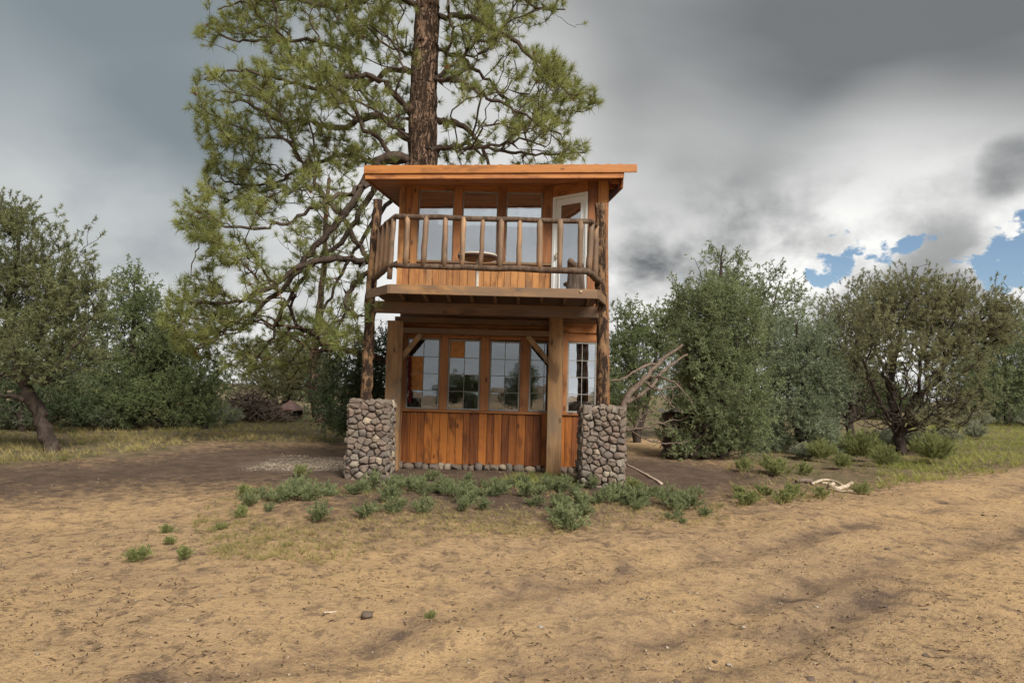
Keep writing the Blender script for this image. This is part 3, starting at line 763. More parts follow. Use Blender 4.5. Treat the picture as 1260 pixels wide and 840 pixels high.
# angled door wall
A = Vector((XD0, YW - 0.03, Z_DECK)); B = Vector((XD1, YD + 0.0, Z_DECK)); ud = (B - A).normalized(); LD = (B - A).length
nd_ = Vector((ud.y, -ud.x, 0))
def dbox(name, u0, u1, n0, n1, z0, z1, mat, parent=house, c=0.004):
    V, F = box_geo(u0, u1, -n1, -n0, z0, z1, c)
    W = np.array([np.array(A) * [1, 1, 0] + v[0] * np.array(ud) - v[1] * np.array(nd_) + np.array([0, 0, v[2]]) for v in V])
    lo, hi = W.min(0), W.max(0)
    return obj(name, W, F, mat, parent)
ZD1 = ZP(700, 239, 13.5)
door = dbox('door', 0.075, LD - 0.055, -0.045, 0.0, Z_DECK + 0.02, ZD1 - 0.06, M['white'])
dg0, dg1, dz0, dz1 = 0.20, LD - 0.16, Z_DECK + 0.32, ZD1 - 0.20
dbox('frame_moulding', dg0 - .03, dg0, 0.0005, 0.016, dz0, dz1, M['white'], door); dbox('frame_moulding', dg1, dg1 + .03, 0.0005, 0.016, dz0, dz1, M['white'], door)
dbox('frame_moulding', dg0 - .03, dg1 + .03, 0.0005, 0.014, dz0 - .03, dz0, M['white'], door); dbox('frame_moulding', dg0 - .03, dg1 + .03, 0.0005, 0.014, dz1, dz1 + .03, M['white'], door)
dbox('pane', dg0, dg1, 0.0005, 0.006, dz0, dz1, M['glass_up'], door, 0.001)
dbox('door_handle', 0.105, 0.125, 0.0, 0.05, Z_DECK + 1.0, Z_DECK + 1.12, M['nailhead'], door)
df_ = dbox('door_frame', 0.0, 0.07, -0.06, 0.02, Z_DECK + .004, ZD1, M['white'])
dbox('door_frame', LD - 0.05, LD, -0.06, 0.02, Z_DECK + .004, ZD1, M['white']); dbox('door_frame', 0.07, LD - 0.05, -0.06, 0.018, ZD1 - 0.055, ZD1, M['white'])
dbox('head_board', 0.002, LD, -0.05, 0.01, ZD1 + .002, soffz(XD0, YW) - 0.03, M['trim_x'])
# wall right of the door, both boards
xm = XP(735, 280, YD)
sloped_box('upright', XD1 + .002, xm - .001, YD - 0.03, YD + 0.06, lambda x, y: Z_DECK + .002, lambda x, y: soffz(x, y) - 0.026, M['trim_z'])
sloped_box('upright', xm + .001, XE, YD - 0.05, YD + 0.05, lambda x, y: 3.14, lambda x, y: soffz(x, y) - 0.026, M['up_z'])
boards_y('siding_board', XE - 0.012, 0.024, YD + 0.055, YW + 0.10, 3.14, 5.5, M['siding'])
# ---- roof
sloped_box('roof_fascia', rl.x, rr_.x, Y0R, Y0R + 0.03, lambda x, y: roofz(x, Y0R) - F_H, lambda x, y: roofz(x, Y0R), M['fascia'], 0.005)
xs2 = XP(768, 217, Y0R + .03)
sloped_box('roof_fascia', rl.x + 0.02, xs2, Y0R + 0.034, Y0R + 0.075, lambda x, y: roofz(x, Y0R) - F_H - S_H, lambda x, y: roofz(x, Y0R) - F_H + 0.03, M['fascia2'], 0.005)
y = Y0R + 0.08
while y < 17.45:
    sloped_box('soffit_plank', rl.x + 0.03, xs2 - 0.01, y, y + 0.138, lambda x, yy: soffz(x, yy) - 0.022 - 0.06, lambda x, yy: soffz(x, yy) - 0.06 - .002, M['soffit']); y += 0.142
for xx, nm in ((rl.x + 0.0, 'barge_board'), (xs2 - 0.008, 'barge_board')):
    hh, oo = (0.19, 0.16) if xx < 0 else (0.36, 0.245)
    beam(nm, (xx, Y0R + (0.08 if xx < 0 else 0.16), roofz(xx, Y0R + .08) - oo), (xx, 17.5, roofz(xx, 17.5) - oo), 0.035, hh, M['side_y'], house)
# rafter tails / blocks under the right eave
for yy in (13.0, 13.6, 14.2, 14.8, 15.4, 16.0, 16.6):
    z_ = soffz(xs2 - .2, yy) - 0.085
    V, F = box_geo(XE + 0.03 if yy < 13.9 else HX1 + 0.03, xs2 - 0.04, yy, yy + 0.05, z_ - 0.09, z_, 0.006)
    obj('rafter_tail', V, F, M['soffit'], house)
nx = 90
xs_ = np.linspace(rl.x + 0.01, rr_.x - 0.12, nx); ys_ = np.linspace(Y0R + 0.032, 17.6, 6)
X_, Y_ = np.meshgrid(xs_, ys_); ph = (np.arange(nx) % 4)
Zc = np.array([0, 0.022, 0.022, 0])[ph]
Zt = np.vectorize(roofz)(X_, Y_) + Zc[None] - 0.008
top = np.stack([X_.ravel(), Y_.ravel(), Zt.ravel()], 1); bot = top - np.array([0, 0, 0.04])
ii = np.arange(nx * 6).reshape(6, nx)
Fr = [(ii[r, c], ii[r, c + 1], ii[r + 1, c + 1], ii[r + 1, c]) for r in range(5) for c in range(nx - 1)]
nb = nx * 6
Fr += [tuple(nb + k for k in reversed(f)) for f in Fr]
for c in range(nx - 1):
    Fr.append((ii[0, c], nb + ii[0, c], nb + ii[0, c + 1], ii[0, c + 1])); Fr.append((ii[5, c], ii[5, c + 1], nb + ii[5, c + 1], nb + ii[5, c]))
for r in range(5):
    Fr.append((ii[r, 0], ii[r + 1, 0], nb + ii[r + 1, 0], nb + ii[r, 0])); Fr.append((ii[r, nx - 1], nb + ii[r, nx - 1], nb + ii[r + 1, nx - 1], ii[r + 1, nx - 1]))
obj('roof', np.vstack([top, bot]), Fr, M['metal_roof'], house)
# foundation stones along the wall foot
x = HX0 + 0.02
while x < HX1 - 0.05:
    w_ = rng.uniform(0.10, 0.26)
    inst('foundation_stone', STONES[rng.integers(10)], house, (x + w_ / 2, YW - 0.02 + rng.uniform(-.05, .03), 0.04 + rng.uniform(-.02, .03)), (rng.normal(0, .1), rng.normal(0, .1), rng.normal(0, .2)), (w_ * 1.05, 0.2, rng.uniform(0.12, 0.19)))
    x += w_ * 0.95

# ------------------------------------------------------------------ things on the cabin
tb = P(588, 316, 12.55); zt = tb.z
tbl = tag(empty('round_table', (tb.x, 12.55, Z_DECK + .002)), 'round brown table with pale rim standing on the balcony', 'table')
Mtop = simple('table_brown', (0.10, 0.05, 0.035), 0.5, 0.4, 6)
Mrim = simple('table_cream', (0.62, 0.55, 0.46), 0.5, 0.2, 6)
V, F = tube_geo([(tb.x, 12.55, zt - 0.05), (tb.x, 12.55, zt - 0.03), (tb.x, 12.55, zt + 0.0)], [0.30, 0.365, 0.37], 40); obj('table_top', V, F, Mtop, tbl)
V, F = tube_geo([(tb.x, 12.55, zt + 0.0005), (tb.x, 12.55, zt + 0.018), (tb.x, 12.55, zt + .026)], [0.378, 0.38, 0.372], 40); obj('rim', V, F, Mrim, tbl)
V, F = tube_geo([(tb.x, 12.55, Z_DECK + .005), (tb.x, 12.55, zt - 0.045)], [0.035, 0.03], 12); obj('pedestal', V, F, Mrim, tbl)
V, F = tube_geo([(tb.x, 12.55, Z_DECK + .002), (tb.x, 12.55, Z_DECK + .03)], [0.2, 0.16], 20); obj('base', V, F, Mrim, tbl)
st = P(708, 350, 12.2)
Mst = bark_mat('grey_stump', (0.26, 0.21, 0.17), (0.12, 0.09, 0.07), 10, 0.2, bmp=0.5)
stump = tag(empty('wood_stump', (st.x, 12.2, Z_DECK + .002)), 'weathered grey tree stump with a sawn knot standing beside the white door', 'stump')
hs = ZP(708, 324, 12.2)
V, F = tube_geo([(st.x, 12.2, Z_DECK + .002), (st.x, 12.2, Z_DECK + .2), (st.x + .01, 12.2, hs - .15), (st.x + .02, 12.2, hs - .02), (st.x + .02, 12.2, hs)], [0.21, 0.17, 0.135, 0.125, 0.115], 14, True, 0.04); obj('stump_body', V, F, Mst, stump, True)
V, F = tube_geo([(st.x, 12.15, hs - .1), (st.x - .10, 12.08, hs + .01), (st.x - .13, 12.06, hs + .03)], [0.06, 0.055, 0.05], 10, True, 0.03); obj('sawn_knot', V, F, M['baluster'], stump, True)
# string of dried red chillies hanging at the first window
Mch = simple('dried_chilli', (0.14, 0.012, 0.012), 0.35, 0.5, 20, bmp=0.1)
rp0 = P(504, 436, YW - .06); rp1 = P(504, 492, YW - .06); parts = [tube_geo([rp0 + Vector((0, 0, .05)), rp1], 0.004, 5)]
for k in range(90):
    f = k / 90.0; c0 = rp0.lerp(rp1, f); a = rng.uniform(0, 6.28); dr = np.array([math.cos(a) * .05, min(0.03, math.sin(a) * .05), -0.07])
    c0 = np.array(c0); parts.append(tube_geo([c0, c0 + dr * 0.6, c0 + dr + np.array([0, 0, -.02])], [0.010, 0.011, 0.002], 5))
V, F = join_geo(parts); tag(obj('chilli_string', V, F, Mch, None, True), 'string of dried dark red chillies hanging by the first lower window', 'chilli string')

# ------------------------------------------------------------------ vegetation tools
def grow(roots, pts, seg=0.25, bf=0.35, jit=0.06, curl=0.35, sag=0.0, tip=0.006, kexp=2.3, seed=0, limb_from=None):
    """roots: list of (polyline, r0, r1). Every point in pts gets joined to the nearest wood. Returns node arrays."""
    r = np.random.default_rng(seed)
    cap = 400 * len(roots) + int(len(pts) * 10) + 1000
    pos = np.zeros((cap, 3)); par = np.full(cap, -1, int); pl = np.zeros(cap); fix = np.zeros(cap); dr = np.zeros((cap, 3)); lid = np.zeros(cap, int)
    n = 0
    for li, (poly, r0, r1) in enumerate(roots):
        poly = np.asarray(poly, float)
        att = -1; base_pl = 0.0
        if n > 0:
            att = int(np.argmin(((pos[:n] - poly[0]) ** 2).sum(1))); base_pl = pl[att]
        L = len(poly)
        for i in range(L):
            if i == 0 and att >= 0: prev = att; continue
            pos[n] = poly[i]; par[n] = prev if i > 0 else -1
            pl[n] = base_pl if par[n] < 0 else pl[par[n]] + np.linalg.norm(pos[n] - pos[par[n]])
            if par[n] >= 0:
                v = pos[n] - pos[par[n]]; dr[n] = v / (np.linalg.norm(v) + 1e-9)
            else: dr[n] = (0, 0, 1)
            fix[n] = r0 + (r1 - r0) * i / max(1, L - 1); lid[n] = li; prev = n; n += 1
    root = pos[0]
    order = np.argsort(((pts - root) ** 2).sum(1))
    ends = np.zeros(len(pts), int)
    for oi in order:
        p = pts[oi]
        v = p - pos[:n]; d = np.sqrt((v ** 2).sum(1))
        c = d + bf * pl[:n]
        # do not bend back sharply
        c = c + 0.25 * d * (1 - (v * dr[:n]).sum(1) / (d + 1e-6))
        a = int(np.argmin(c)); L = d[a]
        k = max(1, int(L / seg + 0.5))
        if n + k >= cap: ends[oi] = a; continue
        ctl = pos[a] + dr[a] * L * curl + np.array([0, 0, sag * L])
        prev = a
        for i in range(1, k + 1):
            f = i / k; q = (1 - f) ** 2 * pos[a] + 2 * f * (1 - f) * ctl + f * f * p
            if i < k: q = q + r.normal(0, jit * min(L, 1.0) / math.sqrt(k), 3)
            pos[n] = q; par[n] = prev; st = np.linalg.norm(q - pos[prev]); pl[n] = pl[prev] + st
            dr[n] = (q - pos[prev]) / (st + 1e-9); lid[n] = lid[a]; prev = n; n += 1
        ends[oi] = prev
    pos, par, dr, lid, fix = pos[:n], par[:n], dr[:n], lid[:n], fix[:n]
    acc = np.zeros(n)
    nch = np.zeros(n, int); np.add.at(nch, par[par >= 0], 1)
    acc[nch == 0] = tip ** kexp
    for i in range(n - 1, 0, -1):
        if par[i] >= 0: acc[par[i]] += max(acc[i], tip ** kexp)
    rad = np.maximum(acc, tip ** kexp) ** (1 / kexp)
    rad = np.where(fix > 0, np.maximum(np.minimum(rad, fix * 1.0), fix), rad)
    for i in range(n):
        if par[i] >= 0: rad[i] = min(rad[i], rad[par[i]])
    return pos, par, dr, rad, lid, ends
def wood_mesh(pos, par, dr, rad, sel, sides, rough=0.0, seed=0):
    i = np.nonzero(sel & (par >= 0))[0]
    if len(i) == 0: return None
    p = par[i]
    # is this node the straight continuation of its parent?
    dotv = (dr[i] * dr[p]).sum(1); key = rad[i] + 0.001 * dotv
    best = {}
    for a, b, k in zip(i, p, key):
        if b not in best or k > best[b][0]: best[b] = (k, a)
    main = np.array([best[b][1] == a for a, b in zip(i, p)])
    def frame(d):
        u = np.cross(d, np.array([0.26, 0.95, 0.17])); u /= np.linalg.norm(u, axis=1)[:, None] + 1e-9
        return u, np.cross(d, u)
    d0 = np.where(main[:, None], dr[p], dr[i])
    u0, v0 = frame(d0); u1, v1 = frame(dr[i])
    ra = np.where(main, rad[p], np.minimum(rad[p], rad[i] * 1.3)); rb = rad[i]
    ang = np.linspace(0, 2 * np.pi, sides, endpoint=False); c, s = np.cos(ang), np.sin(ang)
    nz = np.ones((len(pos), sides))
    if rough: nz = 1 + np.random.default_rng(seed).normal(0, rough, nz.shape)
    A = pos[p][:, None] + (ra[:, None] * nz[p])[:, :, None] * (c[None, :, None] * u0[:, None] + s[None, :, None] * v0[:, None])
    B = pos[i][:, None] + (rb[:, None] * nz[i])[:, :, None] * (c[None, :, None] * u1[:, None] + s[None, :, None] * v1[:, None])
    m = len(i); V = np.concatenate([A, B], 1).reshape(-1, 3)
    b0 = (np.arange(m) * 2 * sides)[:, None]; j = np.arange(sides)[None]; j2 = (j + 1) % sides
    F = np.stack([b0 + j, b0 + j2, b0 + sides + j2, b0 + sides + j], 2).reshape(-1, 4)
    return V, F
def scatter(T, pos, axis, scale, tone, seed=0):
    """copies of the triangle template T (m,3,3) into one vertex / face / tone set"""
    r = np.random.default_rng(seed); n = len(pos)
    z = axis / (np.linalg.norm(axis, axis=1)[:, None] + 1e-9)
    q = r.normal(size=(n, 3)); x = np.cross(q, z); x /= np.linalg.norm(x, axis=1)[:, None] + 1e-9; y = np.cross(z, x)
    t = T.reshape(-1, 3); k = len(t)
    V = pos[:, None] + scale[:, None, None] * (t[None, :, :1] * x[:, None] + t[None, :, 1:2] * y[:, None] + t[None, :, 2:] * z[:, None])
    tn = np.repeat(np.clip(tone[:, None] + r.normal(0, 0.08, (n, k // 3)), 0, 1), 3, axis=1)
    return V.reshape(-1, 3), np.arange(n * k).reshape(-1, 3), tn.ravel()
def tone_mesh(name, V, F, tone, mat):
    me = mesh_from(name, V, F, mat)
    at = me.attributes.new('tone', 'FLOAT', 'POINT'); at.data.foreach_set('value', tone.astype(np.float32))
    return me
def blades(n, stem, l0, l1, w, a0, a1, droop=0.0, seed=0, twist=True):
    """template: n narrow triangular blades set along a stem, leaning a0..a1 degrees off its axis"""
    r = np.random.default_rng(seed); out = []
    for i in range(n):
        h = stem * r.random() ** 0.8; az = r.uniform(0, 6.283); an = R(r.uniform(a0, a1)); L = r.uniform(l0, l1)
        d = np.array([math.sin(an) * math.cos(az), math.sin(an) * math.sin(az), math.cos(an)])
        s = np.cross(d, r.normal(size=3)); s /= np.linalg.norm(s)
        b = np.array([0, 0, h]); tp = b + d * L + np.array([0, 0, -droop * L])
        out.append([b - s * w / 2 + d * 0.004, b + s * w / 2 + d * 0.004, tp])
    return np.array(out)
T_PINE = blades(60, 0.14, 0.16, 0.25, 0.0105, 12, 95, 0.08, 1)
T_JUN = np.concatenate([blades(5, 0.16, 0.05, 0.09, 0.026, 15, 55, 0, 2)] + [blades(4, 0.05, 0.045, 0.08, 0.022, 10, 60, 0, 3 + i) @ np.linalg.qr(np.random.default_rng(i).normal(size=(3, 3)))[0] * 0.9 + np.array([0, 0, 0.03 + 0.03 * i]) for i in range(4)])
T_PIN = blades(30, 0.16, 0.05, 0.085, 0.013, 20, 80, 0, 5)
T_SAGE = blades(16, 0.10, 0.03, 0.07, 0.017, 10, 60, 0, 6)

M['pine_n'] = leaf_mat('pine_needles', (0.095, 0.11, 0.04), (0.19, 0.2, 0.072), 0.9)
M['jun_a'] = leaf_mat('juniper_olive', (0.088, 0.106, 0.056), (0.168, 0.192, 0.102), 0.95)
M['jun_g'] = leaf_mat('juniper_grey_green', (0.098, 0.118, 0.076), (0.18, 0.205, 0.13), 0.95)
M['jun_b'] = leaf_mat('juniper_green', (0.07, 0.09, 0.042), (0.145, 0.168, 0.08), 0.9)
M['jun_d'] = leaf_mat('juniper_dark', (0.042, 0.058, 0.032), (0.092, 0.115, 0.062), 0.8)
M['pin_n'] = leaf_mat('pinyon_needles', (0.095, 0.098, 0.056), (0.18, 0.178, 0.1), 0.9)
M['pin_l'] = leaf_mat('pinyon_needles_dark', (0.074, 0.084, 0.042), (0.150, 0.158, 0.080), 0.85)
M['sage'] = leaf_mat('sage_leaves', (0.14, 0.15, 0.105), (0.255, 0.262, 0.19), 0.6)
M['weed'] = leaf_mat('weed_leaves', (0.092, 0.11, 0.052), (0.19, 0.208, 0.108), 0.7)
M['weed_g'] = leaf_mat('green_weed_leaves', (0.105, 0.120, 0.046), (0.205, 0.215, 0.092), 0.75)
M['grass_l'] = leaf_mat('dry_grass', (0.130, 0.130, 0.045), (0.360, 0.285, 0.130), 0.3)
M['grass_r'] = leaf_mat('green_grass', (0.130, 0.150, 0.038), (0.300, 0.300, 0.095), 0.4)
M['pbark'] = furrow_bark('ponderosa_bark', (0.285, 0.180, 0.118), (0.215, 0.145, 0.105), (0.030, 0.020, 0.015))
M['limb'] = bark_mat('pine_limb_bark', (0.120, 0.088, 0.068), (0.042, 0.031, 0.025), 9, 0.5, (0.35, 0.7))
M['jbark'] = bark_mat('juniper_bark', (0.105, 0.080, 0.064), (0.030, 0.022, 0.018), 10, 0.3, (0.35, 0.7))
M['dead'] = bark_mat('bare_grey_wood', (0.235, 0.180, 0.142), (0.110, 0.078, 0.060), 12, 0.3, (0.35, 0.7), 0.5)
M['bleached'] = bark_mat('bleached_wood', (0.66, 0.55, 0.43), (0.36, 0.27, 0.19), 14, 0.3, (0.4, 0.75), 0.4)

def wood_parts(root_e, g, trunk_r, barks, seed, limb_split=False, name2='branches'):
    pos, par, dr, rad, lid, ends = g
    o = np.array(WL[root_e.name])
    thick = rad > trunk_r
    if not limb_split:
        for nm, sel, sides, mt in (('trunk', thick, 9, barks[0]), (name2, ~thick, 4, barks[1])):
            w = wood_mesh(pos, par, dr, rad, sel, sides, 0.07 if nm == 'trunk' else 0, seed)
            if w is not None: tag(link(bpy.data.objects.new(nm, mesh_from(nm, w[0] - o, w[1], mt, True)), root_e, o), kind='stuff' if nm != 'trunk' else None)
    else:
        for li in range(lid.max() + 1):
            sel = lid == li; parts = []
            for s2, sides in ((sel & thick, 12 if li == 0 else 8), (sel & ~thick & (rad > 0.02), 6), (sel & (rad <= 0.02), 4)):
                w = wood_mesh(pos, par, dr, rad, s2, sides, 0.05 if sides >= 8 else 0, seed)
                if w is not None: parts.append(w)
            if not parts: continue
            k = 0; Fs = []
            for v, f in parts: Fs.append(f + k); k += len(v)
            nm = 'trunk' if li == 0 else 'limb'
            link(bpy.data.objects.new(nm, mesh_from(nm, np.vstack([v for v, _ in parts]) - o, np.vstack(Fs), barks[0] if li == 0 else barks[1], True)), root_e, o)

def E(px, py, Y, rpx, rpy, ry=None, w=1.0):
    c = P(px, py, Y); return (c.x, Y, c.z, rpx * Y / FPX, (ry if ry else rpx * Y / FPX), rpy * Y / FPX, w)
def crown_points(ells, n, r, shell=4.0, zmin=0.15):
    w = np.array([e[6] * (e[3] * e[4] * e[5]) ** (2 / 3) for e in ells]); w /= w.sum()
    out = []; dirs = []
    while len(out) < n:
        e = ells[r.choice(len(ells), p=w)]
        d = r.normal(size=3); d /= np.linalg.norm(d); q = r.random() ** (1 / shell) * r.uniform(0.86, 1.08)
        p = np.array(e[:3]) + d * q * np.array(e[3:6])
        if p[2] < zmin: continue
        out.append(p); dirs.append(d / np.array(e[3:6]) * e[5])
    d = np.array(dirs); return np.array(out), d / np.linalg.norm(d, axis=1)[:, None]
def tree(name, label, cat, base, stems, ells, nclump, per, rc, T, leaf, barks, seed, group=None, bf=0.3, tscale=1.0, up=0.45, seg=0.22,
         tip=0.006, trunk_r=0.05, shell=4.0, zmin=0.15, jit=0.10, droop=0.0, rz=0.8, bare=None, gap=0.22, spike=0.45):
    r = np.random.default_rng(seed)
    e = tag(empty(name, (base[0], base[1], gz1(base[0], base[1]) - 0.03)), label, cat, group)
    C, D = crown_points(ells, nclump, r, shell, zmin)
    ph = r.uniform(0, 6.28, 3); fr = 4.2 / max(1.0, tscale)
    nzv = np.sin(C[:, 0] * fr + ph[0] + 1.2 * np.sin(C[:, 2] * fr * .7)) * np.sin(C[:, 2] * fr * .9 + ph[1] + np.sin(C[:, 1] * fr * .8)) * .7 + .3 * np.sin(C[:, 1] * fr + ph[2])
    keep = nzv > np.quantile(nzv, gap); C, D = C[keep], D[keep]
    S = []; A = []; tone = []; BT = [C]
    for c, d in zip(C, D):
        k = max(2, int(per * r.uniform(0.5, 1.4)))
        off = r.normal(size=(k, 3)) * rc * np.array([1, 1, rz]) * r.uniform(0.7, 1.2)
        p = c + off; p = p[p[:, 2] > zmin * 0.6]; S.append(p)
        ax = d[None] * 0.6 + r.normal(0, 0.45, (len(p), 3)) + off[:len(p)] / rc * 0.3; ax[:, 2] += up - droop; A.append(ax)
        t0 = r.beta(2, 2); tone.append(np.clip(t0 + r.normal(0, 0.12, len(p)), 0, 1)); BT.append(p[:2])
        if d[2] > 0.25 and r.random() < spike:                  # a leader standing out of the crown
            m = int(r.integers(4, 8)); dv = d * 0.5 + r.normal(0, .25, 3); dv[2] = abs(dv[2]) + 0.7; dv /= np.linalg.norm(dv)
            q = c + dv[None] * (np.arange(1, m + 1)[:, None] * 0.085 * tscale) + r.normal(0, .03 * tscale, (m, 3))
            S.append(q); A.append(dv[None] + r.normal(0, .35, (m, 3))); tone.append(np.full(m, t0)); BT.append(q[-1:])
    S = np.vstack(S); A = np.vstack(A); tone = np.concatenate(tone)
    targets = np.vstack(BT)
    if bare is not None:
        Cb, _ = crown_points(bare[0], bare[1], r, 2.5, 0.1); targets = np.vstack([targets, Cb])
    g = grow(stems, targets, seg, bf, jit, seed=seed, tip=tip)
    wood_parts(e, g, trunk_r, barks, seed)
    V, F, tn = scatter(T, S, A, tscale * r.uniform(0.7, 1.25, len(S)), tone, seed)
    o = np.array(WL[e.name])
    link(bpy.data.objects.new('crown', tone_mesh('crown', V - o, F, tn, leaf)), e, o)
    return e
def copy_tree(src, loc, rz, s, label=None, group=None):
    c = src.copy(); COL.objects.link(c); c.location = (loc[0], loc[1], gz1(loc[0], loc[1]) - 0.03); c.rotation_euler = (0, 0, rz); c.scale = (s, s, s)
    if label: c['label'] = label
    if group: c['group'] = group
    for ch in src.children:
        k = ch.copy(); COL.objects.link(k); k.parent = c
    return c
def stem(pts, n=14, wob=0.02, seed=0):
    p = spline([np.array(q) for q in pts], n); p[1:-1] += np.random.default_rng(seed).normal(0, wob, p[1:-1].shape); return p
def gp(px, py):
    g = G(px, py); return np.array([g.x, g.y, gz1(g.x, g.y) - 0.05])

# ------------------------------------------------------------------ the tall pine behind the cabin
def build_pine():
    r = np.random.default_rng(21)
    YT = 18.4
    tx = lambda px, py: np.array(P(px, py, YT))
    b = tx(518, 470); base = np.array([b[0] - 0.02, YT, gz1(b[0], YT) - 0.05])
    e = tag(empty('pine_tree', base), 'tall long-needled pine with thick reddish trunk rising behind the cabin', 'tree')
    trunk = stem([base, tx(518, 330), tx(520, 190), tx(521, 110), tx(525, 30), tx(527, -60), tx(530, -250), (tx(531, 0)[0] + .1, YT, 21.0)], 60, 0.012, 1)
    roots = [(trunk, 0.50, 0.05)]
    # taper the trunk by hand: stay thick through the visible part
    def PL(*q): return stem([np.array(P(px, py, YT + dy)) for px, py, dy in q], 4 + 5 * len(q), 0.035, len(roots))
    L = lambda r0, r1, *q: roots.append((PL(*q), r0 * .85, r1 * .7))
    L(0.17, 0.05, (512, 200, 0), (480, 192, -.3), (455, 215, -.6), (425, 262, -1.0), (390, 300, -1.3), (355, 345, -1.5), (310, 385, -1.6), (255, 412, -1.6))
    L(0.13, 0.04, (512, 205, 0), (482, 215, .3), (452, 245, .2), (428, 290, .1), (392, 320, .2), (352, 372, .3), (330, 420, .3), (300, 452, .3))
    L(0.14, 0.04, (508, 178, 0), (480, 150, .2), (452, 145, .2), (418, 158, .1), (385, 150, 0), (345, 148, -.2), (300, 125, -.4), (262, 122, -.5))
    L(0.14, 0.04, (515, 335, 0), (470, 322, -.8), (425, 318, -1.4), (375, 324, -1.8), (335, 352, -2.0), (285, 372, -2.2), (232, 372, -2.3))
    L(0.11, 0.03, (515, 90, 0), (480, 85, .4), (450, 100, .5), (420, 62, .4), (380, 50, .2), (335, 50, 0), (285, 48, -.2), (255, 32, -.3))
    L(0.10, 0.03, (512, 150, 0), (470, 100, -.8), (430, 95, -1.2), (390, 110, -1.4), (340, 95, -1.5), (290, 85, -1.5), (252, 98, -1.5))
    L(0.10, 0.03, (510, 195, 0), (465, 200, .8), (430, 190, 1.2), (380, 205, 1.4), (330, 225, 1.4), (285, 225, 1.3), (262, 200, 1.2))
    L(0.10, 0.03, (512, 200, 0), (462, 225, -.9), (432, 235, -1.6), (395, 250, -2.2), (350, 275, -2.5), (300, 280, -2.7), (235, 265, -2.8))
    L(0.09, 0.03, (514, 215, 0), (470, 260, 1.0), (430, 320, 1.5), (400, 380, 1.8), (370, 430, 2.0), (345, 455, 2.1))
    L(0.07, 0.02, (470, 322, -1.4), (440, 345, -3.0), (425, 372, -4.6), (438, 384, -6.0), (452, 388, -6.6))
    L(0.12, 0.03, (535, 150, 0), (562, 150, .1), (585, 170, .2), (602, 205, .3), (620, 235, .6))
    L(0.10, 0.03, (535, 20, 0), (580, 22, -.3), (625, 45, -.6), (665, 80, -.8), (700, 115, -.9), (728, 128, -1.0))
    L(0.09, 0.03, (535, 185, 0), (570, 178, .5), (615, 185, .9), (660, 190, 1.1), (720, 188, 1.2))
    L(0.09, 0.03, (532, 60, 0), (565, 70, .6), (600, 100, .9), (635, 140, 1.1), (655, 190, 1.2))
    L(0.08, 0.03, (532, 100, 0), (560, 98, -.8), (600, 120, -1.3), (640, 140, -1.6), (690, 165, -1.8))
    L(0.09, 0.03, (532, -30, 0), (580, -35, .3), (630, -10, .5), (665, 10, .6), (695, 12, .6))
    L(0.10, 0.03, (520, 10, 0), (470, -10, .2), (420, 10, .3), (360, 0, .3), (300, 5, .2), (268, 12, .2))
    poly = [(262, -60), (258, 5), (242, 25), (240, 55), (290, 72), (300, 82), (240, 92), (236, 135), (244, 162), (256, 198), (252, 225), (222, 242), (216, 275), (250, 310), (240, 340),
            (212, 358), (200, 400), (230, 440), (290, 455), (330, 468), (430, 455), (450, 400), (458, 320), (470, 240), (500, 215), (560, 215), (620, 235), (690, 205), (735, 190), (690, 160), (738, 128), (728, 108), (690, 80), (662, 35), (702, 8), (690, -60)]
    xs = np.array([q[0] for q in poly], float); ys = np.array([q[1] for q in poly], float)
    allr = np.vstack([q[0] for q in roots[1:]]); pts = []
    proj = []
    Ci = np.array(CM.transposed())
    for q in allr:
        c = Ci @ (q - np.array([0, 0, CAM_H])); proj.append((630 + FPX * c[0] / -c[2], 420 - FPX * c[1] / -c[2], q[1] - YT))
    proj = np.array(proj)
    while len(pts) < 2900:
        px, py = r.uniform(195, 745), r.uniform(-60, 470)
        if not in_poly(np.array([px]), np.array([py]), poly)[0]: continue
        # density: gaps of sky, thin near the trunk and in the limb-only zone left of the roof
        nz = math.sin(px * .043 + 1.3 * math.sin(py * .031)) * math.sin(py * .057 + 1.1 * math.sin(px * .027))
        dens = 0.55 + 0.50 * nz
        if 395 < px < 500 and 205 < py < 335: dens *= 0.14
        if 325 < px < 440 and 260 < py < 390: dens *= 0.32
        if 495 < px < 545: dens *= 0.25
        if px > 540 and py > 120 and px < 650: dens *= 0.5
        if px < 260 or px > 690: dens = 0.62
        if py > 430: dens *= 0.5
        if r.random() > dens: continue
        k = np.argsort((proj[:, 0] - px) ** 2 + (proj[:, 1] - py) ** 2)[:12]; dy = proj[r.choice(k), 2] + r.normal(0, 0.9)
        Y = YT + dy
        p = np.array(P(px, py, Y))
        if p[0] > -2.95 and p[0] < 2.6 and p[2] < 7.2 and Y < 17.9: continue
        if 490 < px < 550 and Y < YT + .3 and r.random() < 0.75: Y = YT + r.uniform(.4, 1.6); p = np.array(P(px, py, Y))
        pts.append(p)
    n_vis = len(pts)
    while len(pts) < n_vis + 620:                       # the crown goes on above the frame
        z = r.uniform(12.6, 21.0); rr = (21.6 - z) / 9.0 * 5.2 * math.sqrt(r.random()); a = r.uniform(0, 6.283)
        pts.append(np.array([base[0] + 0.3 + rr * math.cos(a), YT + rr * math.sin(a), z + 0.1 * rr]))
    pts = np.array(pts)
    for q in ((452, 386, -6.6), (440, 390, -6.2), (430, 378, -5.4), (462, 380, -6.7), (420, 392, -5.0), (412, 380, -4.6), (436, 372, -5.8)):
        pts = np.vstack([pts, np.array(P(q[0], q[1], YT + q[2]))[None]])
    g = grow(roots, pts, 0.22, 0.22, 0.16, 0.45, 0.0, 0.0075, 2.35, 5)
    pos, par, dr, rad, lid, ends = g
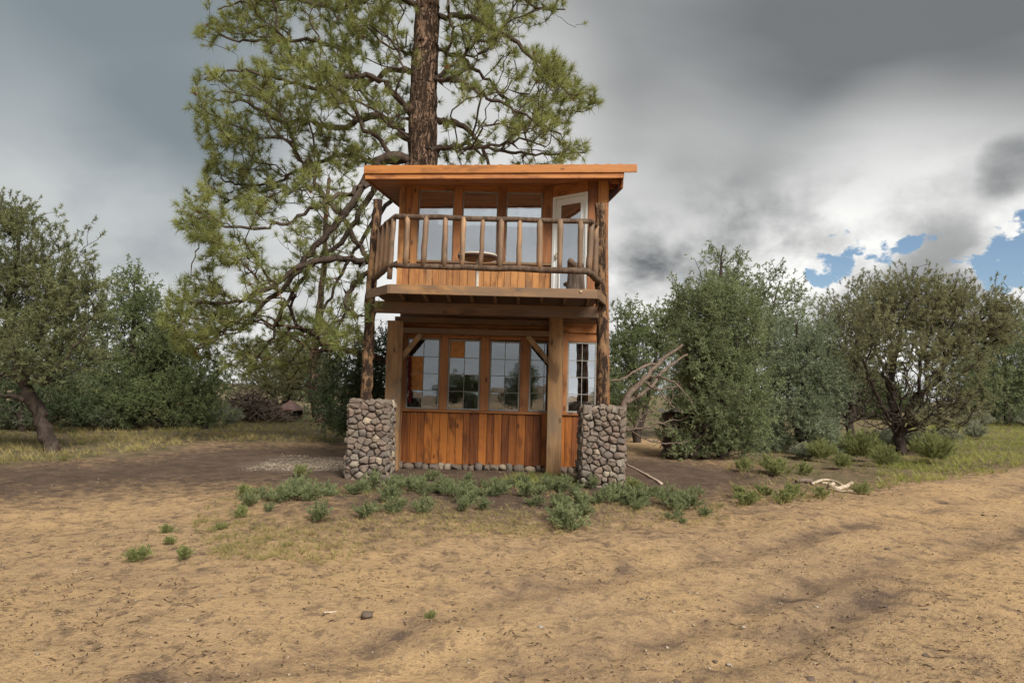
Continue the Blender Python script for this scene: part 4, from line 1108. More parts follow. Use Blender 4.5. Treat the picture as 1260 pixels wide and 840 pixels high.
    on = np.nonzero(lid == 0)[0]
    zz = pos[on, 2]; tr_r = np.interp(zz, [0, 1, 6, 9, 12.5, 16, 21], [0.62, 0.50, 0.43, 0.40, 0.33, 0.20, 0.03])
    ist = np.zeros(len(pos), bool); ist[on] = True
    ist &= (np.hypot(pos[:, 0] - np.interp(pos[:, 2], trunk[:, 2], trunk[:, 0]), pos[:, 1] - YT) < 0.05)
    rad[ist] = np.interp(pos[ist, 2], [0, 1, 6, 9, 12.5, 16, 21], [0.62, 0.50, 0.43, 0.40, 0.33, 0.20, 0.03])
    wood_parts(e, (pos, par, dr, rad, lid, ends), 0.05, (M['pbark'], M['limb']), 4, True)
    ax = dr[ends] * 0.9 + r.normal(0, 0.25, (len(pts), 3)); ax[:, 2] += 0.30
    S = pts; tone = np.clip(r.beta(2.2, 2.2, len(S)), 0, 1)
    # most tips carry a second and third tuft a little further back
    ex = np.nonzero(r.random(len(S)) < 0.55)[0]
    S2 = S[ex] - dr[ends[ex]] * r.uniform(0.12, 0.3, (len(ex), 1)) + r.normal(0, 0.07, (len(ex), 3))
    S = np.vstack([S, S2]); ax = np.vstack([ax, ax[ex] + r.normal(0, .3, (len(ex), 3))]); tone = np.concatenate([tone, tone[ex]])
    V, F, tn = scatter(T_PINE, S, ax, r.uniform(0.8, 1.3, len(S)), tone, 9)
    link(bpy.data.objects.new('crown', tone_mesh('crown', V - base, F, tn, M['pine_n'])), e, base)
    # old brown cones and dead needle bunches among the green
    br = S[r.choice(len(S), 110, replace=False)]
    V, F, tn = scatter(blades(26, 0.05, 0.05, 0.10, 0.02, 10, 120, 0, 8), br, r.normal(size=(110, 3)), r.uniform(.7, 1.2, 110), r.random(110), 10)
    link(bpy.data.objects.new('brown_needle_bunches', tone_mesh('brown_needle_bunches', V - base, F, tn, leaf_mat('brown_needles', (0.10, 0.045, 0.02), (0.22, 0.10, 0.04), 0.1))), e, base)
build_pine()

# ------------------------------------------------------------------ other trees
JB = (M['jbark'], M['jbark'])
def upright(base, top, r0, r1, n=14, wob=0.03, seed=0, mid=None):
    pts = [base] + ([mid] if mid is not None else []) + [top]
    return (stem(pts, n, wob, seed), r0, r1)
# right of the cabin: the big foreground juniper
b = gp(890, 566)
J1 = tree('juniper_tree', 'dense olive juniper bushing to the ground beside the bare leaning limbs', 'tree', b,
     [upright(b, np.array(P(885, 370, b[1])), 0.15, 0.03, seed=1), (stem([b, P(860, 500, b[1] + .2), P(845, 430, b[1] + .3)], 12, .03, 2), 0.09, 0.03)],
     [E(888, 415, b[1], 44, 66), E(882, 480, b[1], 56, 70), E(905, 545, b[1], 34, 28, .7), E(862, 395, b[1] + .4, 40, 45), E(845, 540, b[1] + .3, 25, 25), E(842, 528, b[1] - .2, 22, 20, .4), E(842, 556, b[1] - .1, 26, 16, .4)],
     560, 17, 0.17, T_JUN, M['jun_a'], JB, 31, bf=0.25, tip=0.005)
b = gp(985, 556)
J2 = tree('juniper_tree', 'grey-green feathery juniper between the olive juniper and the dark-trunked pinyons', 'tree', b,
     [upright(b, np.array(P(980, 400, b[1])), 0.15, 0.03, seed=3), (stem([b, P(1005, 500, b[1] + .2), P(1020, 430, b[1])], 12, .03, 4), 0.08, 0.03)],
     [E(975, 440, b[1], 48, 58), E(985, 500, b[1], 56, 52), E(1010, 470, b[1], 34, 60), E(945, 520, b[1] - .3, 28, 40)],
     470, 17, 0.19, T_JUN, M['jun_g'], JB, 32, bf=0.25)
b = gp(868, 540); b[1] = 24.0; b[0] = XP(868, 500, 24.0)
J0 = tree('juniper_tree', 'tall ragged dark juniper rising highest behind the olive juniper', 'tree', b,
     [upright(b, np.array(P(890, 302, 24.0)), 0.24, 0.02, 20, seed=5), (stem([b, P(930, 450, 24.3), P(960, 345, 24.5)], 14, .04, 6), 0.13, 0.02), (stem([b, P(840, 440, 24), P(815, 390, 23.8)], 14, .04, 7), 0.10, 0.02)],
     [E(890, 345, 24, 34, 50, None, 1.3), E(880, 400, 24, 70, 60), E(955, 385, 24.4, 40, 55, None, 1.2), E(925, 365, 24.2, 30, 38), E(840, 420, 24, 40, 45), E(960, 440, 24.4, 46, 50)],
     430, 10, 0.20, T_JUN, M['jun_a'], JB, 33, bf=0.25, tscale=1.25, shell=2.2, tip=0.008)
b = np.array([XP(785, 500, 22.5), 22.5, 0.0])
J3 = tree('juniper_tree', 'ragged green juniper rising behind the bare limbs next to the cabin corner', 'tree', b,
     [upright(b, np.array(P(778, 395, 22.5)), 0.14, 0.02, seed=8), (stem([b, P(805, 450, 22.5), P(815, 400, 22.8)], 12, .04, 9), 0.09, 0.02)],
     [E(768, 415, 22.5, 22, 40), E(790, 440, 22.5, 34, 50), E(812, 410, 22.7, 22, 35), E(775, 490, 22.5, 40, 35)],
     330, 11, 0.2, T_JUN, M['jun_b'], JB, 34, bf=0.25, tscale=1.2, shell=2.5)
# two dark-trunked pinyons with dead lower twigs
def pinyon(px, py, label, stems_px, ells_px, bare_px, n, seed, Y=None, nb=150, leaf=None, per=9, tr=0.17):
    b = gp(px, py)
    if Y: b = np.array([XP(px, 500, Y), Y, gz1(XP(px, 500, Y), Y) - .05])
    Y = b[1]
    st = [(stem([b] + [np.array(P(x, y, Y + dy)) for x, y, dy in s], 8 + 4 * len(s), .04, seed + i), tr if i == 0 else tr * 0.6, 0.025) for i, s in enumerate(stems_px)]
    return tree('pinyon_tree', label, 'tree', b, st, [E(x, y, Y + dy, rx, ry, None, w) for x, y, dy, rx, ry, w in ells_px], n, per, 0.20, T_PIN, leaf or M['pin_n'], JB, seed,
                bf=0.28, tscale=1.25, shell=2.6, tip=0.008, zmin=0.35, bare=([E(x, y, Y + dy, rx, ry) for x, y, dy, rx, ry in bare_px], nb), jit=0.14)
N1 = pinyon(1045, 545, 'pinyon with a single dark trunk next to the grey-green juniper', [[(1047, 505, 0), (1055, 440, .2), (1062, 375, .2)], [(1046, 510, 0), (1030, 460, -.3), (1022, 410, -.2)]],
    [(1050, 390, 0, 42, 42, 1), (1035, 425, -.5, 38, 45, 1), (1080, 380, .6, 30, 38, 1), (1070, 440, .5, 36, 40, .8)], [(1050, 480, 0, 40, 40), (1035, 500, 0, 30, 25)], 380, 41, nb=420)
N2 = pinyon(1108, 560, 'broad spreading pinyon with forked dark trunk and dead grey lower twigs', [[(1106, 530, 0), (1095, 480, .2), (1105, 420, .2), (1112, 350, .3)], [(1107, 530, 0), (1135, 480, .1), (1170, 430, 0), (1215, 375, -.2)], [(1107, 530, 0), (1080, 490, -.3), (1060, 440, -.4)]],
    [(1112, 375, 0, 44, 38, 1), (1150, 390, .3, 40, 42, 1), (1195, 395, 0, 42, 42, 1.1), (1228, 400, -.2, 26, 26, 1), (1090, 420, -.5, 40, 36, .8), (1160, 450, -.6, 48, 34, .8), (1185, 495, -.5, 30, 24, .7), (1150, 515, -.8, 24, 18, .6)], [(1115, 480, -.3, 60, 48), (1140, 500, -.4, 55, 40), (1085, 500, -.5, 40, 35)], 620, 42, nb=900)
b = np.array([XP(1240, 500, 36.0), 36.0, 0.0])
b = np.array([XP(1240, 500, 50.0), 50.0, 0.0])
N3 = tree('juniper_tree', 'dark green rounded juniper at the far edge of the grassy field', 'tree', b, [upright(b, np.array(P(1235, 395, 50.0)), 0.25, 0.03, seed=11)],
     [E(1220, 450, 50, 55, 40), E(1260, 430, 50, 60, 56), E(1190, 475, 50, 40, 30), E(1300, 450, 50, 50, 60), E(1240, 490, 50, 70, 26)], 560, 13, 0.42, T_JUN, M['jun_a'], JB, 43, tscale=2.3, shell=2.6)
b = np.array([XP(1165, 500, 27.0), 25.0, 0.0])
# left side: leaning pinyon with the thick dark trunk
b = gp(66, 556); YL = b[1]
T1 = tree('pinyon_tree', 'leaning pinyon with thick dark trunk at the edge of the dirt clearing', 'tree', b,
     [(stem([b, P(52, 520, YL), P(34, 478, YL), P(18, 440, YL), P(8, 400, YL + .1), P(20, 330, YL + .2), P(25, 275, YL + .2)], 30, .02, 12), 0.175, 0.03),
      (stem([P(42, 498, YL), P(10, 486, YL - .2), P(-40, 492, YL - .3)], 12, .02, 13), 0.07, 0.03), (stem([P(30, 470, YL), P(55, 470, YL - .3), P(78, 445, YL - .4), P(110, 400, YL - .4)], 16, .03, 14), 0.06, 0.02),
      (stem([P(12, 420, YL), P(45, 380, YL + .2), P(75, 340, YL + .3)], 12, .03, 15), 0.06, 0.02)],
     [E(20, 330, YL, 40, 66), E(60, 355, YL + .2, 40, 50), E(-15, 380, YL, 60, 80), E(85, 385, YL - .2, 38, 40), E(30, 420, YL - .3, 60, 36, None, .8), E(100, 425, YL - .3, 36, 34), E(20, 275, YL + .2, 14, 18), E(-50, 440, YL, 60, 50), E(60, 452, YL - .5, 40, 22, None, .7), E(22, 272, YL + .2, 16, 22), E(78, 312, YL + .3, 22, 26), E(118, 355, YL, 20, 22), E(-5, 290, YL, 22, 30)],
     620, 8, 0.15, T_PIN, M['pin_l'], JB, 51, bf=0.28, tscale=1.25, up=0.8, shell=2.0, tip=0.006, zmin=1.5, jit=0.14)
b = np.array([XP(165, 500, 23.0), 23.0, 0.0])
T2 = tree('juniper_tree', 'tall loose green juniper with open ragged top behind the leaning pinyon', 'tree', b,
     [upright(b, np.array(P(165, 340, 23.0)), 0.18, 0.02, seed=16), (stem([b, P(130, 440, 23), P(112, 370, 23)], 12, .04, 17), .1, .02), (stem([b, P(195, 430, 23), P(205, 375, 23)], 12, .04, 17), .08, .02)],
     [E(165, 370, 23, 38, 42), E(130, 410, 23, 40, 44), E(185, 400, 23, 44, 40), E(120, 470, 23, 60, 45), E(90, 445, 23.5, 60, 60)], 430, 11, 0.22, T_JUN, M['jun_b'], JB, 52, tscale=1.3, shell=2.4)
b = gp(210, 527)
T3 = tree('juniper_tree', 'broad bushy bright green juniper beside the grey sagebrush and brush pile', 'tree', b,
     [upright(b, np.array(P(205, 430, b[1])), 0.14, 0.03, seed=18), (stem([b, P(160, 480, b[1]), P(130, 450, b[1])], 12, .04, 19), .09, .02), (stem([b, P(240, 480, b[1]), P(250, 440, b[1])], 12, .04, 19), .08, .02)],
     [E(200, 455, b[1], 42, 42), E(235, 465, b[1], 36, 44), E(155, 480, b[1], 44, 44), E(245, 500, b[1], 26, 24), E(190, 500, b[1] - .4, 52, 24), E(115, 495, b[1] + .5, 40, 30)], 520, 15, 0.24, T_JUN, M['jun_b'], JB, 53, tscale=1.25)
b = gp(40, 520); b = np.array([XP(30, 500, 21.), 21., 0.])
T6 = tree('juniper_tree', 'low dark juniper behind the leaning pinyon trunk', 'tree', b, [upright(b, np.array(P(20, 440, 21.)), .12, .03, seed=20)],
     [E(20, 470, 21, 60, 42), E(-40, 450, 21, 60, 60), E(85, 490, 21, 40, 30)], 230, 12, .24, T_JUN, M['jun_d'], JB, 54, tscale=1.25)
b = np.array([XP(445, 500, 19.5), 19.5, 0.])
T4 = tree('juniper_tree', 'dark green drooping juniper behind the left stone pier', 'tree', b, [upright(b, np.array(P(440, 430, 19.5)), .12, .03, seed=21)],
     [E(435, 465, 19.5, 38, 42), E(465, 455, 19.5, 34, 45), E(420, 500, 19.5, 30, 24), E(450, 505, 19.5, 40, 22)], 260, 13, .2, T_JUN, M['jun_d'], JB, 55, tscale=1.15, droop=0.9)
b = np.array([XP(395, 500, 30.), 30., 0.])
T5 = tree('pine_tree', 'slender tan-trunked pine standing behind the little red-roofed shelter', 'tree', b,
     [(stem([b, P(384, 470, 30), P(389, 420, 30), P(394, 370, 30), P(400, 300, 30), P(405, 220, 30)], 24, .02, 22), .24, .08), (stem([P(388, 440, 30), P(405, 420, 29.8), P(420, 395, 29.6), P(440, 360, 29.6)], 12, .03, 23), .12, .03),
      (stem([P(388, 420, 30), P(360, 410, 29.8), P(330, 420, 29.6)], 12, .03, 24), .09, .03)],
     [E(400, 300, 30, 50, 60, None, .6), E(420, 380, 30, 46, 30, None, .5), E(345, 410, 30, 40, 25, None, .5), E(405, 215, 30, 40, 45, None, .5)], 120, 4, .25, T_PINE, M['pine_n'], (M['pbark'], M['limb']), 56, tscale=1.2, shell=2, tip=.010, zmin=2.5)
b = np.array([XP(345, 500, 36.), 36., 0.])
T7 = tree('pinyon_tree', 'low sprawling pinyon with crooked dark limbs over the brush pile', 'tree', b,
     [(stem([b, P(352, 490, 36), P(365, 470, 36), P(395, 455, 36)], 14, .04, 25), .18, .04), (stem([b, P(335, 485, 36), P(310, 460, 36)], 12, .04, 26), .12, .03)],
     [E(360, 462, 36, 55, 26), E(320, 470, 36, 40, 24), E(395, 470, 36, 34, 28), E(350, 445, 36, 36, 18)], 300, 9, .3, T_PIN, M['pin_n'], JB, 57, tscale=2.0, shell=2.5, tip=.012, zmin=1.0)

# trees further off, closing the gaps along the skyline, and behind the viewpoint, mirrored in the windows
FARS = [J2, T3, J1, T2, T3]
far_spots = [(-58, 52, 1.3), (-48, 60, 1.4), (-40, 47, 1.0), (-34, 66, 1.5), (-27, 55, 1.0), (-22, 70, 1.2), (-17, 62, 0.9), (-12, 75, 1.1), (-7, 80, 1.1), (2, 70, 1.2), (8, 60, 1.2), (13, 50, 1.1), (19, 58, 1.3),
             (25, 52, 1.1), (31, 60, 1.4), (38, 55, 1.2), (46, 62, 1.3), (55, 66, 1.5), (64, 70, 1.6), (44, 85, 1.5), (70, 90, 1.6), (52, 95, 1.4)]
for i, (x, y, s) in enumerate(far_spots):
    copy_tree(FARS[i % 5], (x, y), i * 1.9, s, 'small juniper in the far line of trees beyond the field', 'far junipers')
for i, (x, y, s) in enumerate([(-24, -26, .9), (-17, -30, 1.0), (-11, -24, .7), (-5, -32, .85), (1, -34, .8), (-30, -34, 1.2), (16, -30, .8), (24, -27, 1.1), (9, -40, .8), (32, -36, 1.2)]):
    copy_tree(FARS[(i * 2) % 5], (x, y), i * 1.3, s, 'juniper on the far side of the road, mirrored in the windows', 'junipers across the road')

# ------------------------------------------------------------------ bare limbs, dead wood and small things
b = np.array([XP(757, 540, 14.6), 14.6, -0.05])
def dl(*q): return [np.array(P(x, y, Y)) for x, y, Y in q]
dead = tag(empty('dead_limbs', (b[0], b[1], gz1(b[0], b[1]) - .05)), 'bare grey dead limbs leaning from the stone pier into the olive juniper', 'dead tree')
roots = [(stem([b] + dl((766, 500, 14.5), (790, 470, 14.6), (812, 446, 14.8), (840, 424, 15.0)), 20, .015, 61), .085, .03),
         (stem(dl((768, 498, 14.5), (797, 478, 14.5), (822, 452, 14.7), (846, 436, 14.9)), 14, .02, 62), .05, .02),
         (stem(dl((812, 446, 14.8), (790, 452, 14.5), (770, 464, 14.3), (752, 469, 14.2)), 14, .015, 63), .035, .02),
         (stem(dl((800, 462, 14.6), (822, 466, 14.4), (840, 480, 14.3), (852, 496, 14.3)), 14, .015, 64), .026, .01),
         (stem(dl((793, 470, 14.6), (812, 482, 14.3), (828, 500, 14.2), (840, 508, 14.2)), 14, .015, 65), .022, .01),
         (stem(dl((760, 528, 14.55), (790, 527, 14.4), (812, 520, 14.4), (828, 516, 14.5)), 14, .015, 66), .03, .01),
         (stem(dl((762, 520, 14.55), (795, 540, 14.6), (830, 545, 14.7), (850, 542, 14.8)), 14, .015, 67), .022, .008),
         (stem(dl((795, 470, 14.6), (815, 478, 14.9), (838, 474, 15.0)), 10, .015, 68), .022, .01)]
r_ = np.random.default_rng(5)
tw = np.array([P(r_.uniform(772, 850), 0, 1)[:] for _ in range(0)] or [tuple(P(r_.uniform(770, 850), r_.uniform(455, 540), r_.uniform(14.2, 15.4))) for _ in range(70)])
g = grow(roots, tw, .15, .3, .12, tip=.005, seed=9)
wood_parts(dead, g, .012, (M['dead'], M['dead']), 3, name2='twigs')

def lying(name, label, cat, pts, r0, r1, mat, group=None, wob=.01, lift=0.6):
    q = []
    for px, py in pts:
        c = G(px, py); q.append((c.x, c.y, gz1(c.x, c.y) + r0 * lift))
    p = spline(q, 12); p[1:-1] += rng.normal(0, wob, p[1:-1].shape) * [1, 1, .3]
    V, F = tube_geo(p, np.linspace(r0, r1, 12), 8, True, .06)
    return tag(obj(name, V, F, mat, None, True), label, cat, group)
lying('pole', 'thin whitened pole lying on bare earth beside the stone pier', 'pole', [(769, 571), (790, 582), (814, 595)], .018, .03, M['bleached'], wob=.004)
lying('bleached_branch', 'longest crooked bleached branch curving along the verge', 'branch', [(1000, 597), (1010, 590), (1025, 590), (1038, 596)], .03, .025, M['bleached'])
lying('bleached_branch', 'thick pale bent branch hooked over at one end on the verge', 'branch', [(1024, 594), (1023, 599), (1034, 600), (1048, 594)], .034, .04, M['bleached'], lift=1.0)
lying('bleached_branch', 'short pale branch stub lying under the crooked bleached branches', 'branch', [(1012, 594), (1022, 594), (1032, 600)], .022, .02, M['bleached'], lift=.8)
lying('bleached_branch', 'thin pale stick stretched out in front of the bleached branches', 'branch', [(1018, 600), (1034, 603), (1052, 602)], .018, .012, M['bleached'])
lying('grey_log', 'short grey weathered log lying beside the bleached branches', 'log', [(980, 595), (990, 594), (998, 593)], .035, .05, M['dead'])
lying('twig', 'forked pale twig standing in the verge grass', 'twig', [(1076, 588), (1080, 586), (1084, 592)], .012, .008, M['bleached'])
lying('stick', 'short dark stick lying alone on the dirt road', 'stick', [(1208, 633), (1218, 633.5), (1226, 634)], .015, .012, M['jbark'])
lying('stick', 'thin straw coloured stick lying on the sandy track', 'stick', [(398, 759), (406, 757), (414, 754)], .007, .006, M['bleached'], wob=.002)

# little open shelter with a pyramid roof, far behind on the left
ys = 31.0; c = P(357, 516, ys); sx, sz0 = c.x, gz1(c.x, ys)
sh = tag(empty('small_shelter', (sx, ys, sz0)), 'little dark open shelter with rusty red pyramid roof beside the brush pile', 'shelter')
Mred = simple('rusty_red_roof', (0.17, 0.065, 0.055), .6, .5, 4, col2=(0.20, 0.15, 0.13)); Mdk = simple('dark_timber', (.05, .038, .03), .9, .4, 8)
hz = ZP(357, 503, ys); az = ZP(357, 492, ys)
W2 = 0.52
V = [(sx - W2, ys - W2, hz), (sx + W2, ys - W2, hz), (sx + W2, ys + W2, hz), (sx - W2, ys + W2, hz), (sx, ys, az), (sx - W2, ys - W2, hz - .05), (sx + W2, ys - W2, hz - .05), (sx + W2, ys + W2, hz - .05), (sx - W2, ys + W2, hz - .05)]
obj('roof', V, [(0, 1, 4), (1, 2, 4), (2, 3, 4), (3, 0, 4), (5, 6, 1, 0), (6, 7, 2, 1), (7, 8, 3, 2), (8, 5, 0, 3), (8, 7, 6, 5)], Mred, sh)
for dx in (-.38, .38):
    for dy in (-.38, .38):
        box('post', sx + dx - .05, sx + dx + .05, ys + dy - .05, ys + dy + .05, sz0 - .05, hz - .045, Mdk, sh)
box('back_panel', sx - .42, sx + .42, ys + .40, ys + .43, sz0 + .02, hz - .05, Mdk, sh)
box('side_panel', sx - .36, sx - .05, ys - .40, ys - .37, sz0 + .02, hz - .12, Mdk, sh)
box('shelf', sx - .32, sx + .32, ys - .30, ys + .39, sz0 + .25, sz0 + .29, Mdk, sh)

# brush pile
r_ = np.random.default_rng(77); parts = []
bc = P(305, 512, 30.0)
for k in range(620):
    u = r_.normal(0, 1); u = np.clip(u, -2, 2); x0 = bc.x + u * 0.95; y0 = 30 + r_.normal(0, .5)
    h = max(.03, 1.15 * math.exp(-(u / 1.35) ** 2) * r_.random() ** .7)
    a = r_.uniform(0, 6.28); el = r_.normal(0, .35); L = r_.uniform(.25, .8); d = np.array([math.cos(a) * math.cos(el), math.sin(a) * math.cos(el), math.sin(el)])
    p0 = np.array([x0, y0, h]); p1 = p0 + d * L; pm = (p0 + p1) / 2 + r_.normal(0, .05, 3)
    pp = np.array([p0 - d * L, pm, p1]); pp[:, 2] = np.maximum(pp[:, 2], .01)
    parts.append(tube_geo(pp, [r_.uniform(.012, .035), .014, .006], 4, False))
V, F = join_geo(parts); tag(obj('brush_pile', V, F, M['dead'], None), 'heap of cut grey branches beside the little red-roofed shelter', 'brush pile', kind='stuff')

# stand-in for an unidentified pale thing behind the juniper, modelled as a covered stack
cs = P(845, 506, 17.2); g0 = gz1(cs.x, 17.2)
stk = tag(empty('unidentified_thing', (cs.x, 17.2, g0)), 'unidentified pale thing modelled as a covered stack, half hidden behind the olive juniper', 'stack')
for i in range(4):
    for j in range(5):
        V, F = tube_geo([(cs.x - .42 + i * .28, 16.9, g0 + .1 + j * .23), (cs.x - .42 + i * .28, 17.6, g0 + .1 + j * .23)], .125, 8, True, .05); obj('log_round', V, F, M['jbark'], stk, True)
X_, Y_ = np.meshgrid(np.linspace(cs.x - .6, cs.x + .6, 25), np.linspace(16.7, 17.8, 5)); Z_ = g0 + 1.17 + .03 * np.sin(X_ * 26) + .02 * np.sin(Y_ * 5)
V = np.stack([X_.ravel(), Y_.ravel(), Z_.ravel()], 1); q = np.arange(125).reshape(5, 25)
F = [(q[i, j], q[i, j + 1], q[i + 1, j + 1], q[i + 1, j]) for i in range(4) for j in range(24)]
F2 = F + [tuple(125 + k for k in reversed(f)) for f in F]
obj('cover_sheet', np.vstack([V, V - np.array([0, 0, .012])]), F2, simple('pale_sheet', (.6, .6, .62), .3, .3, 9, metal=.6), stk)

# ------------------------------------------------------------------ shrubs and weeds, each a plant of its own
def plant_mesh(name, n_st, h, spread, T, leaf, ts, seed, leafy=7, wood_r=0.004, dome=True):
    r = np.random.default_rng(seed); S = []; A = []; tn = []; tubes = []
    for k in range(n_st):
        a = r.uniform(0, 6.283); q = math.sqrt(r.random()); L = h * (1 - .45 * q * q) * r.uniform(.7, 1.1)
        top = np.array([math.cos(a) * q * spread, math.sin(a) * q * spread, L]); t0 = r.beta(2, 2)
        for i in range(leafy):
            f = 1 - (i / leafy) * 0.9; p = top * np.array([f, f, f ** .8 if dome else f]) + r.normal(0, .02 * ts, 3)
            S.append(p); d = top / np.linalg.norm(top) + r.normal(0, .3, 3); d[2] += .2; A.append(d); tn.append(np.clip(t0 + r.normal(0, .12) , 0, 1))
    S = np.array(S); S[:, 2] = np.maximum(S[:, 2], .01); A = np.array(A)
    V, F, t = scatter(T, S, A, ts * r.uniform(.7, 1.25, len(S)), np.array(tn), seed)
    return tone_mesh(name, V, F, t, leaf)
def place(name, me, px, py, label, cat, group, s, Y=None):
    c = G(px, py); x, y = (c.x, c.y) if Y is None else (XP(px, py, Y), Y)
    o = bpy.data.objects.new(name, me); link(o, None, (x, y, gz1(x, y) - .01)); o.rotation_euler = (0, 0, rng.uniform(0, 6.28)); o.scale = (s, s, s * rng.uniform(.85, 1.15))
    return tag(o, label, cat, group)
WEED = [plant_mesh('sage_weed', 16, .27, .20, T_SAGE, M['weed'], .85, 200 + i) for i in range(5)]
GRN = [plant_mesh('green_weed', 18, .22, .20, T_SAGE, M['weed_g'], .8, 220 + i) for i in range(3)]
SAGE = [plant_mesh('sagebrush', 60, .75, .62, T_SAGE, M['sage'], 1.5, 240 + i, leafy=9) for i in range(3)]
RABB = [plant_mesh('rabbitbrush', 55, .7, .50, blades(14, .16, .08, .14, .012, 5, 35, 0, 7), M['weed_g'], 1.2, 250 + i, leafy=8) for i in range(2)]
r_ = np.random.default_rng(8); k = 0
wp = np.array(WEEDS); lo, hi = wp.min(0), wp.max(0); n_w = 0
while n_w < 120:
    x, y = r_.uniform(lo[0], hi[0]), r_.uniform(lo[1], hi[1])
    if not in_poly(np.array([x]), np.array([y]), WEEDS)[0]: continue
    if math.sin(x * 2.3 + 1) * math.sin(y * 2.9 + .5 * x) + r_.uniform(-.7, .7) < -.15: continue
    if x < -2.2 and r_.random() < .2: continue
    if any(abs(x - px_) < .42 and abs(y - PYF - .35) < .45 for px_ in (pcL, pcR)): continue
    o = bpy.data.objects.new('sage_weed', WEED[r_.integers(5)]); link(o, None, (x, y, gz1(x, y) - .01)); s = r_.uniform(.3, .75)
    o.rotation_euler = (0, 0, r_.uniform(0, 6.28)); o.scale = (s, s, s * r_.uniform(.8, 1.2)); tag(o, 'low grey-green weed in the patch before the cabin', 'weed', 'weeds before the cabin'); n_w += 1
for px, py, s in ((700, 652, 1.5), (690, 640, 1.3), (712, 628, 1.2), (762, 612, 1.3), (785, 622, 1.2), (820, 622, 1.3), (850, 625, 1.2), (650, 610, 1.2), (610, 610, 1.2), (480, 625, 1.1), (455, 605, 1.3), (440, 612, 1.1), (360, 622, 1.3), (380, 612, 1.2), (340, 625, 1.0), (575, 622, 1.2), (545, 612, 1.1)):
    place('sage_weed', WEED[int(px) % 5], px, py, 'low grey-green weed in the patch before the cabin', 'weed', 'weeds before the cabin', s * .66)
for px, py, s in ((920, 620, .9), (940, 612, .8), (965, 618, .9), (978, 616, .8), (910, 612, .7), (1010, 612, .7), (1060, 606, .8)):
    place('green_weed', GRN[int(px) % 3], px, py, 'small green weed on the verge between juniper and road', 'weed', 'verge weeds', s)
for px, py, s in ((950, 584, 1.3), (960, 587, 1.2), (915, 582, 1.0), (990, 585, .9)):
    place('green_weed', GRN[int(px) % 3], px, py, 'bright green weed at the foot of the olive juniper', 'weed', 'weeds by the juniper', s)
for px, py, s in ((780, 606, .9), (776, 600, .7)): place('green_weed', GRN[int(px) % 3], px, py, 'yellow-green weed sprouting beside the pier and pole', 'weed', 'weeds by the pier', s)
for px, py, s in ((170, 690, .5), (372, 592, .7), (204, 656, .4), (210, 670, .3), (297, 640, .5), (225, 690, .4), (530, 760, .2), (300, 612, .6), (270, 655, .35)):
    place('green_weed', GRN[int(px) % 3], px, py, 'small stray weed growing alone on the dirt', 'weed', 'stray weeds', s)
place('sagebrush', SAGE[0], 250, 527, 'large grey sagebrush at the foot of the bright green juniper', 'shrub', None, 1.2)
place('sagebrush', SAGE[1], 282, 524, 'smaller grey sagebrush next to the brush pile', 'shrub', None, .8)
for i, (px, py, s) in enumerate(((1150, 570, .95), (1062, 566, .9), (1010, 566, .7), (1090, 575, .6))):
    place('rabbitbrush', RABB[i % 2], px, py, ('round yellow-green shrub under the spreading pinyon', 'yellow-green shrub at the foot of the single-trunk pinyon', 'small upright shrub before the grey-green juniper', 'low green shrub between the two pinyons')[i], 'shrub', None, s)
place('rabbitbrush', RABB[1], 1036, 578, 'bright lime green little shrub on the verge', 'shrub', None, .45)
for i, (px, py, s) in enumerate(((1075, 552, .8), (1130, 556, .9), (1165, 548, .8), (990, 563, .6), (1030, 556, .7), (1095, 550, .8), (1200, 540, .8))):
    place('sagebrush', SAGE[i % 3], px, py, 'dull sagebrush growing under the pinyons', 'shrub', 'sagebrush under the pinyons', s)
for i in range(46):
    px = r_.uniform(1130, 1330); py = r_.uniform(508, 529) if i > 8 else r_.uniform(505, 512)
    place('sagebrush', SAGE[i % 3], px, py, 'pale sagebrush in the field behind the green grass', 'shrub', 'field sagebrush', r_.uniform(.7, 1.2))
for i in range(10):
    place('sagebrush', SAGE[i % 3], r_.uniform(-60, 130), r_.uniform(521, 530), 'sagebrush in the dry grass behind the leaning pinyon', 'shrub', 'sagebrush by the leaning pinyon', r_.uniform(.6, 1.0))
for i in range(6):
    place('sagebrush', SAGE[i % 3], r_.uniform(395, 430), r_.uniform(510, 520), 'sagebrush in the grass between shelter and pier', 'shrub', 'sagebrush by the shelter', r_.uniform(.5, .9))

